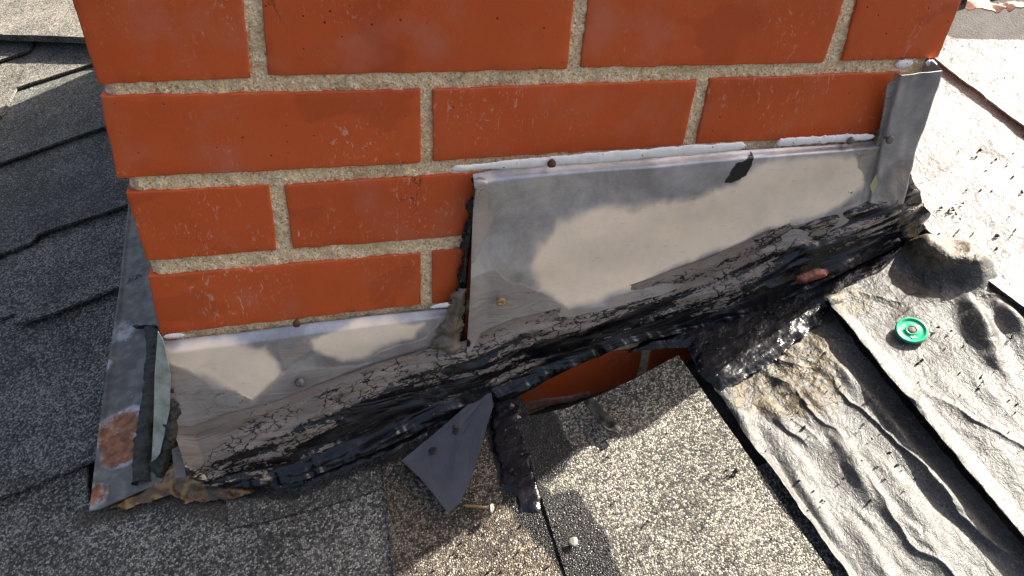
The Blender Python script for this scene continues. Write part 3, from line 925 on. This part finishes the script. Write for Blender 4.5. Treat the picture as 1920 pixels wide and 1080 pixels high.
# inner leg
A = Fs([(1664, 160), (1650, 250), (1610, 375)], -.009); B = Fs([(1694, 142), (1672, 250), (1634, 376)], -.010)
P = ruled(A, B, 60, 8)
x = P[..., 0]
link('inner_leg', solid_grid('inner_leg', P, np.array([0, -1, 0]), .0010, {'coat': x * 0 + 1, 'stain': x * 0, 'rust': x * 0, 'grime': x * 0 + .35}, flip=False), M['metal'], corner)


# nails and screws in the flashing
def round_head(name, c, n, r, hgt, mat, parent, slot=False, **kw):
    n = Vector(n).normalized(); q = n.to_track_quat('Z', 'Y')
    prof = [(0, hgt), (.5 * r, hgt * .96), (.8 * r, hgt * .8), (r, hgt * .35), (r * .97, 0), (r * .4, -.001), (r * .3, -.006)]
    K = 20
    V = []
    for pr, pz in prof:
        for k_ in range(K):
            a_ = 2 * math.pi * k_ / K
            rr = pr * (1 + .06 * math.sin(3 * a_ + r * 999) + .04 * math.sin(5 * a_))
            zz = pz - (hgt * .5 if (slot and abs(math.sin(a_) * pr) < r * .14 and pr < r * .9) else 0)
            V.append(list(Vector(c) + q @ Vector((rr * math.cos(a_), rr * math.sin(a_), zz))))
    f = [[i * K + k_, (i + 1) * K + k_, (i + 1) * K + (k_ + 1) % K, i * K + (k_ + 1) % K] for i in range(len(prof) - 1) for k_ in range(K)]
    return link(name, mesh(name, V, f), mat, parent, **kw)


NF = (0, -1, .1)
round_head('nail', F(1034, 306, -.010), NF, .0033, .003, M['nailrust'], big, label='rusty round nail in the white caulk')
round_head('nail', F(1594, 264, -.010), NF, .0032, .003, M['coated'], big)
round_head('screw', F(939, 566, -.016), NF, .0040, .002, M['tannail'], big, slot=True, label='tan slotted screw head')
round_head('nail', F(1668, 262, -.018), NF, .0036, .0022, M['coated'], corner)
round_head('nail', F(556, 606, -.010), NF, .0030, .003, M['nailrust'], small)
round_head('nail', F(563, 716, -.012), NF, .0042, .004, M['coated'], small, label='nail head buried in dark sealer')

# ------------------------------------------------------------------ white caulk
def bead(name, px, wpx, y, mat, label, cat, seed=1, taper=.03, group=None):
    c = Fs(px, y)
    n = 240
    c = resample(c, np.linspace(0, 1, n))
    t_ = np.linspace(0, 1, n)
    w = np.interp(t_, np.linspace(0, 1, len(wpx)), wpx) * .000095 * (1 + .30 * fbm(t_ * 30, 0 * t_, seed, 3)) * sstep(0, taper, t_) * sstep(1, 1 - taper, t_) + .0002
    K = 10
    V = np.zeros((n, K, 3))
    for k_ in range(K):
        a_ = 2 * math.pi * k_ / K
        r_ = w * (1 + .10 * vnoise(t_ * 40, k_ * 0.7, seed))
        V[:, k_] = c + np.stack([0 * w, -np.sin(a_) * np.minimum(r_, .003) * .35, np.cos(a_) * r_], -1)
    i = np.arange((n - 1) * K); r0 = i // K; k0 = i % K
    f = np.stack([r0 * K + k0, (r0 + 1) * K + k0, (r0 + 1) * K + (k0 + 1) % K, r0 * K + (k0 + 1) % K], -1)
    return link(name, mesh(name, V.reshape(-1, 3), f), mat, label=label, cat=cat, group=group)


GC = 'white caulk along the flashings'
bead('caulk_bead', [(843, 317), (880, 314), (1000, 305), (1130, 295), (1280, 283), (1400, 273)], [22, 34, 40, 40, 38, 30], -.008, M['caulk'], 'long white caulk bead along the top edge of the large flashing', 'caulk', 2, .02, GC)
bead('caulk_bead', [(1456, 268), (1520, 263), (1580, 259), (1640, 256)], [30, 34, 34, 20], -.008, M['caulk'], 'short white caulk bead ending at the right corner flashing', 'caulk', 5, .03, GC)
bead('caulk_bead', [(305, 632), (325, 630), (348, 628)], [14, 22, 14], -.010, M['caulk'], 'white caulk dab at the upper left corner of the small flashing', 'caulk', 6, .2, GC)
bead('caulk_bead', [(806, 577), (825, 573), (845, 571)], [12, 22, 22], -.010, M['caulk'], 'white caulk dab where the small flashing meets the large one', 'caulk', 7, .2, GC)
bead('caulk_bead', [(1678, 121), (1698, 120), (1712, 118)], [26, 36, 26], -.002, M['caulk'], 'white caulk lump in the joint above the corner flashing', 'caulk', 8, .15, GC)
bead('caulk_bead', [(1735, 117), (1748, 119), (1758, 124)], [20, 26, 10], -.004, M['caulk'], 'white caulk sliver at the outer tip of the corner flashing', 'caulk', 9, .2, GC)

# ------------------------------------------------------------------ tar
TOPC = [(322, 800), (360, 800), (430, 775), (520, 752), (600, 720), (700, 684), (800, 655), (868, 640), (960, 600), (1060, 575), (1200, 528), (1330, 482), (1440, 435), (1540, 395), (1615, 372), (1660, 356), (1708, 326)]
BOTC = [(352, 893), (395, 912), (470, 914), (560, 900), (640, 872), (730, 835), (800, 800), (900, 756), (960, 748), (1020, 716), (1090, 684), (1180, 648), (1290, 626), (1400, 598), (1500, 548), (1600, 500), (1725, 440)]
NU_, NV_ = 900, 190


def tar_profile():
    t_ = np.linspace(0, 1, NU_)
    A_ = resample(Fs(TOPC, -.010), t_)
    bx = []
    for p_ in BOTC:
        u_ = p_[0]
        hang = float(np.interp(u_, [900, 990, 1300, 1380], [0, 1, 1, 0]))
        g = G(*p_, .008); f_ = F(p_[0], p_[1] - 1, -.019)
        if g[1] > -.022: g = F(*p_, -.022) if u_ < 1650 else g
        bx.append(g * (1 - hang) + f_ * hang)
    B_ = resample(np.array(bx), t_)
    # match by x so that rows stay upright
    B2 = np.stack([np.interp(A_[:, 0] * (B_[-1, 0] - B_[0, 0]) / (A_[-1, 0] - A_[0, 0]) + B_[0, 0] - A_[0, 0] * (B_[-1, 0] - B_[0, 0]) / (A_[-1, 0] - A_[0, 0]), B_[:, 0], B_[:, k_]) for k_ in range(3)], -1)
    return A_, B2


A_, B_ = tar_profile()
v = np.linspace(0, 1, NV_)[None, :, None]
P = A_[:, None] * (1 - v) + B_[:, None] * v
P[..., 1] = A_[:, None, 1] + (B_[:, None, 1] - A_[:, None, 1]) * v[..., 0] ** 1.7
ln = np.linalg.norm(B_ - A_, axis=1)[:, None]
vv = v[..., 0] + np.zeros((NU_, 1))
s_ = np.cumsum(np.concatenate([[0], np.linalg.norm(np.diff(A_, axis=0), axis=1)]))[:, None] + np.zeros((1, NV_))
w_ = vv * ln
out = np.array([0.15, -.75, .65]); out /= np.linalg.norm(out)
pu = np.interp(s_[:, 0] / s_[-1, 0], np.linspace(0, 1, NU_), np.array([960 + FOC * ((q - CAM) @ CR) / ((q - CAM) @ CF) for q in A_]))
MIDC = [(350, 872), (420, 824), (480, 795), (540, 768), (600, 748), (700, 708), (780, 676), (850, 655), (950, 622), (1000, 592), (1050, 586), (1120, 572), (1200, 548), (1270, 522), (1330, 506), (1400, 480), (1440, 442), (1500, 424), (1560, 408), (1620, 384), (1700, 350)]
def cv(c): return np.interp(pu, [q[0] for q in c], [q[1] for q in c])
vm = np.clip((cv(MIDC) - cv(TOPC)) / (cv(BOTC) - cv(TOPC)), .02, .95)[:, None]
mm = vv - vm - .10 * sstep(1300, 1450, pu)[:, None] * -1
low_ = sstep(-.05, .3, mm)
und = (fbm(s_ * 14, w_ * 40, 1, 3) * .0050 + fbm(s_ * 34, w_ * 50, 4, 2) * .0028 * low_ + np.abs(fbm(s_ * 16 + 1.2 * fbm(s_ * 12, w_ * 40, 8, 2), w_ * 50, 6, 3)) * .0060 * low_) * sstep(0, .25, vv)
hangs = (sstep(930, 1000, pu) * sstep(1400, 1320, pu))[:, None]
thick_ = .0045 * np.sin(np.pi * np.clip(vv, 0, 1) ** 1.2) * (1 - .5 * hangs * sstep(.5, 1, vv))
und *= (1 - .5 * hangs * sstep(.6, 1, vv))
lip = .003 * sstep(.80, .93, vv) * (1 + fbm(s_ * 40, w_ * 0, 9, 3)) * (1 - hangs)
P = P + out * (thick_ + und + lip)[..., None]
# ragged lower edge and drips
rag = sstep(.75, 1, vv) * (fbm(s_ * 45, 0 * w_, 11, 4) * .010 + fbm(s_ * 170, 0 * w_, 13, 2) * .004 + .004 * hangs)
P[..., 2] += rag * .5; P[..., 1] += -rag * .3
# never rise through the exposed brick's shingle
att = {'m': mm}
uvw = np.stack([s_, w_, 0 * s_], -1)
# tuck the lower edge back to the wall
back = P[:, -1].copy(); back[:, 1] = np.maximum(back[:, 1] + .018, -.004); back[:, 2] -= .008
P = np.concatenate([P, (P[:, -1] * .5 + back * .5 + np.array([0, -.001, -.004]))[:, None], back[:, None]], 1)
att['m'] = np.concatenate([mm, np.ones((NU_, 2))], 1)
uvw = np.concatenate([uvw, uvw[:, -1:] + [0, .01, 0], uvw[:, -1:] + [0, .02, 0]], 1)
me = mesh('tar_band', P.reshape(-1, 3), grid_faces(NU_, NV_ + 2, flip=True), True, att, uvw.reshape(-1, 3))
link('tar_band', me, M['tar'], label='cracked band of black roof tar sealing the chimney foot', cat='tar')

# tar smear up the gap between the two flashings
A = Fs([(886, 330), (880, 400), (862, 465), (858, 560), (850, 640)], -.004); B = Fs([(893, 335), (888, 420), (878, 500), (872, 600), (866, 660)], -.006)
P = ruled(A, B, 200, 26)
uu = np.linspace(-1, 1, 26)[None, :]
tt = np.linspace(0, 1, 200)[:, None]
P[..., 1] -= (.0012 + .002 * tt) * np.sqrt(np.clip(1 - uu ** 2, 0, 1)) + .0012 * fbm(P[..., 0] * 90, P[..., 2] * 50, 7, 3)
P[..., 0] += .0070 * fbm(P[..., 2] * 90, 0 * uu, 9, 4) * np.clip(-uu, 0, 1)
me = mesh('gap', P.reshape(-1, 3), grid_faces(200, 26, flip=True))
link('tar_smear', me, M['goo'], label='black tar smear in the upright gap between the two step flashings', cat='tar')
# tan crumpled sealer at the foot of the gap
M['sealer'] = mat_plain('tan_sealer', (.09, .07, .05), (.24, .19, .15), .3, 60, 200, .001)



def blob(name, px, hgt, mat, label, cat, res=.0012, seed=1, base=.006, rough=1.0, group=None, plane='roof', edge=.006):
    """a puddle or clod with its own outline lying on the roof"""
    poly = (Gd(px, base) if plane == 'roof' else Fs(px, -base))
    pl = poly[:, :2] if plane == 'roof' else poly[:, [0, 2]]
    lo, hi = pl.min(0) - .002, pl.max(0) + .002
    nx_, ny_ = int((hi[0] - lo[0]) / res) + 2, int((hi[1] - lo[1]) / res) + 2
    X_, Y_ = np.meshgrid(np.linspace(lo[0], hi[0], nx_), np.linspace(lo[1], hi[1], ny_), indexing='ij')
    d = inside(X_, Y_, pl) + .003 * rough * fbm(X_ * 120, Y_ * 120, seed, 3)
    hh = base - .003 + sstep(0, edge, d) * .003 + hgt * np.sqrt(np.clip(d / (edge * 2.2), 0, 1)) * (.7 + .6 * fbm(X_ * 60, Y_ * 60, seed + 1, 3)) + rough * .0007 * fbm(X_ * 120, Y_ * 120, seed, 3) * (d > 0)
    keep = (d > 0)
    idx = -np.ones(d.size, int)
    fc = grid_faces(nx_, ny_)
    kf = keep.ravel()[fc].any(1)
    fc = fc[kf]
    used_ = np.unique(fc)
    idx[used_] = np.arange(len(used_))
    if plane == 'roof': V = onroof(X_, Y_, hh).reshape(-1, 3)
    else: V = np.stack([X_, -hh, Y_], -1).reshape(-1, 3)
    return link(name, mesh(name, V[used_], idx[fc]), mat, label=label, cat=cat, group=group)


blob('tar_streak', [(915, 735), (965, 742), (985, 800), (1005, 870), (1018, 930), (1012, 965), (975, 962), (940, 915), (920, 850), (915, 780)], .0010, M['goo'],
     'glossy wet tar run streaking down from the band beside the slate scrap', 'tar', seed=3, rough=1.2)
blob('tar_apron', [(380, 912), (520, 922), (620, 900), (690, 872), (760, 842), (850, 790), (920, 745), (900, 728), (700, 800), (560, 860), (380, 890)], .0025, M['goo'],
     'dark tar skirt spread on the shingles below the small flashing', 'tar', seed=5, rough=1.2)
blob('tar_apron', [(1180, 655), (1290, 645), (1310, 690), (1350, 735), (1420, 690), (1490, 640), (1545, 590), (1560, 545), (1480, 540), (1300, 610), (1200, 640)], .0018, M['goo'],
     'dark tar skirt spread over the top of the narrow felt strip', 'tar', seed=8, rough=.9, base=.010)
blob('tar_apron', [(1480, 560), (1560, 575), (1600, 545), (1690, 490), (1735, 450), (1700, 430), (1620, 480), (1500, 530)], .003, M['goo'],
     'dark tar skirt by the right corner above the wide felt sheet', 'tar', seed=9, rough=1.2, base=.012)
blob('resin_puddle', [(285, 880), (340, 868), (380, 892), (440, 905), (480, 918), (430, 932), (350, 936), (318, 922), (235, 950), (205, 948), (262, 915)], .0045, M['resin'],
     'amber brown resin puddle at the lower left chimney corner', 'resin', seed=6, base=.010)

blob('mortar_wash', [(968, 768), (1000, 750), (1060, 742), (1108, 733), (1112, 745), (1070, 758), (1010, 768), (980, 778)], .0008, M['wash'],
     'pale mortar wash along the foot of the exposed lower brick', 'mortar', plane='front', base=.0015, seed=14, rough=.4, edge=.003)
# brick shard in the tar
blob('brick_shard', [(1497, 524), (1530, 509), (1552, 509), (1558, 516), (1530, 528), (1500, 534)], .002, M['dullbrick'],
     'broken red brick chip stuck in the tar right of centre', 'brick chip', seed=12, rough=.4, base=.036, edge=.003, plane='front')

# ------------------------------------------------------------------ left apron flashing
lf = empty('apron_flashing', G(230, 800), label='rust stained metal apron on the shingles left of the chimney', cat='flashing')
A = Gd([(170, 962), (182, 870), (203, 700), (224, 560), (240, 420), (250, 330)], .012); B = Gd([(305, 905), (310, 850), (330, 720), (340, 600), (320, 480), (300, 330)], .012)
P = ruled(A, B, 260, 90)
x, y = P[..., 0], P[..., 1]
P = P + RN * (.013 + .0012 * fbm(x * 25, y * 25, 6, 3) + .0025 * np.exp(-((np.linspace(0, 1, 90)[None, :] - .02) / .05) ** 2))[..., None]
def gd(px, r):
    c = G(*px)
    return sstep(r, r * .3, np.hypot(x - c[0], y - c[1]))
rust = np.maximum.reduce([.95 * gd((238, 820), .034), 1.0 * gd((240, 860), .028), .8 * gd((190, 945), .022), .7 * gd((262, 790), .018), .55 * gd((210, 700), .018), .4 * gd((190, 910), .02), .35 * gd((250, 760), .02)])
grime = np.maximum.reduce([1.0 + 0 * x - .40 * gd((228, 640), .035), .75 * gd((200, 900), .03), .7 * gd((215, 745), .02), .6 * gd((262, 610), .02)])
grime = np.clip(grime - .9 * rust, 0, 1)
link('metal_sheet', solid_grid('apron', P, RN, .0012, {'coat': x * 0, 'stain': x * 0 + .0, 'rust': rust, 'grime': grime}, flip=True), M['metal'], lf)
# old dark bead lying in the fold, with the pale return beside it
c = np.vstack([Gs([(256, 612), (270, 614)], .018), Gs([(283, 612), (290, 640), (284, 720), (272, 800), (266, 850), (262, 905)], .016)])
n = 260
c = resample(c, np.linspace(0, 1, n)); t_ = np.linspace(0, 1, n)
r_ = .0055 * (1 + .25 * fbm(t_ * 25, 0 * t_, 3, 3)) * np.clip(.5 + t_ * 4, 0, 1) 
V = np.zeros((n, 12, 3))
for k_ in range(12):
    a_ = 2 * math.pi * k_ / 12
    V[:, k_] = c + np.stack([np.cos(a_) * r_ * 1.35 + .0012 * vnoise(t_ * 40, 1.0, 3), 0 * r_, np.sin(a_) * r_ * .55 + .0010 * vnoise(t_ * 70, 2.0, 8)], -1)
i = np.arange((n - 1) * 12); r0 = i // 12; k0 = i % 12
link('dark_bead', mesh('bead', V.reshape(-1, 3), np.stack([r0 * 12 + k0, r0 * 12 + (k0 + 1) % 12, (r0 + 1) * 12 + (k0 + 1) % 12, (r0 + 1) * 12 + k0], -1)), M['foam'], lf)
A = Fs([(296, 622), (290, 700), (288, 790), (284, 872)], -.010); B = Fs([(306, 640), (320, 706), (318, 770), (300, 850)], -.014)
P = ruled(A, B, 60, 14)
link('white_return', solid_grid('return', P, np.array([0, -1, 0]), .0015, flip=False), M['plaster'], lf)
blob('dark_clod', [(322, 722), (334, 780), (332, 820), (318, 870), (300, 895), (280, 892), (290, 860), (306, 810), (314, 760)], .008, M['foam'],
     'dark crumbly clod between the white strip and the small flashing', 'clod', plane='front', base=.012, seed=4, rough=1.5)

# ------------------------------------------------------------------ loose things

blob('sealer_lump', [(850, 556), (872, 548), (870, 600), (866, 655), (846, 672), (812, 655), (822, 632), (840, 604)], .0022, M['sealer'],
     'crumpled tan sealer lump at the foot of the gap between flashings', 'sealer', plane='front', base=.0135, seed=21, rough=1.4, edge=.008)
# slate-coloured scrap
px = [(920, 728), (926, 762), (915, 800), (900, 856), (884, 905), (862, 948), (842, 966), (815, 930), (788, 898), (755, 868), (810, 825), (866, 778)]
pl = Gs(px, .012)
c0 = pl.mean(0)
def scrap_h(q):
    return .006 + .020 * sstep(-.10, -.02, q[1]) * 0 + .004 * fbm(q[0] * 15, q[1] * 15, 4, 2)
V = []; rings = [1, .8, .55, .3]
for r_ in rings:
    for q in pl:
        w = c0 + (q - c0) * r_
        V.append(w + RN * float(.003 + .0030 * fbm(w[0] * 30, w[1] * 30, 4, 2) + .0012 * max(0, r_ - .6) * (1 + math.sin(w[0] * 90))))
V.append(c0 + RN * .004)
m_ = len(pl)
f = []
for a_ in range(len(rings) - 1):
    for k_ in range(m_):
        f.append([a_ * m_ + k_, a_ * m_ + (k_ + 1) % m_, (a_ + 1) * m_ + (k_ + 1) % m_, (a_ + 1) * m_ + k_])
for k_ in range(m_): f.append([(len(rings) - 1) * m_ + k_, (len(rings) - 1) * m_ + (k_ + 1) % m_, len(V) - 1])
nV = len(V)
V = V + [q - RN * .0016 for q in V[:m_]]
for k_ in range(m_): f.append([k_, nV + k_, nV + (k_ + 1) % m_, (k_ + 1) % m_])
f.append([nV + k_ for k_ in range(m_)])
f = [q[::-1] for q in f]
scr = link('slate_scrap', mesh('scrap', V, f, smooth=False), M['scrap'], label='blue grey pointed scrap with two holes lying below the tar', cat='scrap')
for (a_, b_, r_) in ((856, 808, .0032), (812, 845, .0036), (852, 800, .0018)):
    c = G(a_, b_, .012); c = G(a_, b_, .0152 + .0030 * float(fbm(c[0] * 30, c[1] * 30, 4, 2)))
    round_head('torn_hole', c, RN, r_, .0006, M['speck'], scr)

# green cap nail
cap = empty('cap_nail', G(1709, 620), label='round green plastic cap nail on the wide felt sheet', cat='cap nail')
cc = Vector(G(1709, 620, .0165)); nrm = Vector(RN) + Vector((-.05, -.12, 0)); nrm.normalize()
q = nrm.to_track_quat('Z', 'Y')
prof = [(.0, .0004), (.0034, .0004), (.0036, .0016), (.0046, .0018), (.0050, .0008), (.0100, .0006), (.0106, .0016), (.0116, .0018), (.0124, .0010), (.0126, -.0006), (.0110, -.0010), (0.0, -.0012)]
K = 48
V = [list(cc + q @ Vector((r_ * math.cos(2 * math.pi * k_ / K), r_ * math.sin(2 * math.pi * k_ / K), z0))) for r_, z0 in prof for k_ in range(K)]
f = [[i_ * K + k_, (i_ + 1) * K + k_, (i_ + 1) * K + (k_ + 1) % K, i_ * K + (k_ + 1) % K] for i_ in range(len(prof) - 1) for k_ in range(K)]
link('cap', mesh('cap', V, f), M['green'], cap)
# worn raised lettering on the cap, strokes too worn to read
V, f = [], []
rg = random.Random(5)
for ang in (25, 40, 52, 160, 172, 186, 200, 285, 298, 312):
    for stp in range(2):
        a_ = math.radians(ang + stp * 4); r_ = .0062 + stp * .0012
        c = Vector((r_ * math.cos(a_), r_ * math.sin(a_), 0)); d = Vector((math.cos(a_ + stp), math.sin(a_ + stp), 0)) * .0011; e_ = Vector((-d.y, d.x, 0)) * .22
        b0 = len(V)
        for z0 in (.0005, .00115):
            for s1, s2 in ((-1, -1), (1, -1), (1, 1), (-1, 1)):
                p_ = c + d * s1 + e_ * s2; V.append(list(cc + q @ Vector((p_.x, p_.y, z0))))
        f += [[b0 + 4, b0 + 5, b0 + 6, b0 + 7]] + [[b0 + k_, b0 + (k_ + 1) % 4, b0 + 4 + (k_ + 1) % 4, b0 + 4 + k_] for k_ in range(4)]
M['greenlight'] = mat_plain('pale_green_plastic', (.25, .55, .38), (.35, .62, .45), .35)
link('raised_lettering', mesh('lettering', V, f, smooth=False), M['greenlight'], cap)
round_head('nail_head', cc + nrm * .0006, nrm, .0034, .0014, M['nailrust'], cap)


def nail(pix, tip, h, label, rad=.0036, tiltn=None):
    c = Vector(G(*pix, h)); tp = Vector(G(*tip, .012))
    d = (c - tp).normalized()
    root = empty('roofing_nail', tuple(c), label=label, cat='nail')
    round_head('head', c, d, rad, .0010, M['nailzinc'], root)
    qd = d.to_track_quat('Z', 'Y'); V = []
    for t0, r_ in ((0, .0012), (.9, .0012), (1.0, .0001)):
        for k_ in range(8):
            a_ = math.pi * k_ / 4
            V.append(list(c.lerp(tp, t0) + qd @ Vector((r_ * math.cos(a_), r_ * math.sin(a_), 0))))
    f = [[i_ * 8 + k_, i_ * 8 + (k_ + 1) % 8, (i_ + 1) * 8 + (k_ + 1) % 8, (i_ + 1) * 8 + k_] for i_ in range(2) for k_ in range(8)]
    link('shank', mesh('shank', V, f), M['tannail'], root)


nail((922, 953), (868, 948), .016, 'bent roofing nail lying on its side at the shadow edge')
c = Vector(G(1075, 1016, .011))
root = empty('roofing_nail', tuple(c), label='roofing nail with only its pale round head showing in the tar stain', cat='nail')
round_head('head', c, RN + np.array([-.1, -.25, 0]), .0036, .0012, M['nailzinc'], root)

A = Gs([(1094, 752), (1130, 800), (1160, 812)], .016); B = Gs([(1112, 748), (1150, 788), (1166, 806)], .014)
P = ruled(A, B, 40, 10); P = P + RN * (.003 * vnoise(P[..., 0] * 150, P[..., 1] * 150))[..., None]
link('torn_flap', solid_grid('flap', P, RN, .0015), M['deck'], label='small dark torn flap lying on the shaded top of the cut shingle', cat='torn flap')

# leaf fragment at the corner
p0 = F(1636, 345, -.020)
V = [p0 + np.array(q_) for q_ in ((0, 0, .009), (.003, -.002, .002), (.001, -.003, -.008), (-.003, -.001, -.001))]
link('leaf', mesh('leaf', V, [[0, 1, 2], [0, 2, 3]], smooth=False), M['leaf'], label='tiny yellow green leaf stuck at the foot of the corner flashing', cat='leaf')


# crumbs of tar on the felt
def crumbs(name, regions, mat, label, cat, seed, size=(.0006, .0022), h=.02):
    rg = random.Random(seed)
    V, f = [], []
    for (x0, y0, x1, y1, n_, hh) in regions:
        for _ in range(n_):
            u_, v_ = rg.uniform(x0, x1), rg.uniform(y0, y1)
            c = G(u_, v_, hh)
            a_ = rg.uniform(-.6, .9); L_, W_ = rg.uniform(*size), rg.uniform(.3, .6)
            d = np.array([math.cos(a_), math.sin(a_), RA * math.cos(a_) + RB * math.sin(a_)]) * L_
            e_ = np.cross(RN, d) * W_
            b0 = len(V)
            top = c + RN * L_ * .5
            for s1, s2 in ((-1, -.6), (0, -1), (1, -.3), (.8, .7), (-.2, 1), (-1, .3)):
                V.append(c + d * s1 * rg.uniform(.7, 1.2) + e_ * s2 * rg.uniform(.7, 1.2) - RN * .002)
            V.append(top + d * rg.uniform(-.3, .3))
            f += [[b0 + k_, b0 + (k_ + 1) % 6, b0 + 6] for k_ in range(6)]
    o = link(name, mesh(name, V, f, smooth=False), mat, label=label, cat=cat)
    o['kind'] = 'stuff'
    return o


crumbs('tar_crumbs', [(1760, 250, 1920, 560, 44, .017), (1740, 430, 1900, 640, 22, .017), (1640, 620, 1920, 900, 60, .014), (1430, 640, 1640, 1000, 26, .008),
                      (1720, 330, 1800, 440, 8, .017), (1760, 80, 1920, 200, 10, .028)], M['speck'], 'black tar crumbs scattered over the sunlit felt', 'tar crumbs', 4)
crumbs('granule_litter_and_hole_standins', [(740, 900, 1060, 1075, 40, .008), (1100, 720, 1500, 1070, 22, .010), (1358, 877, 1384, 894, 12, .0085), (842, 1034, 872, 1048, 10, .0065), (872, 944, 895, 956, 8, .0065), (640, 800, 900, 900, 20, .008)], M['speck'], 'loose dark crumbs on the shingles in front, some standing for small holes', 'crumbs', 8, size=(.0006, .0018))  # three tight clusters are dark stand-ins for holes in the shingles
crumbs('pale_grit', [(400, 880, 1000, 960, 40, .010), (1300, 560, 1640, 720, 70, .012), (1560, 600, 1800, 800, 30, .016), (1400, 640, 1560, 700, 70, .011)], M['shingle_pale'], 'pale grit grains caught in the tar and felt', 'grit', 9, size=(.0004, .0009))
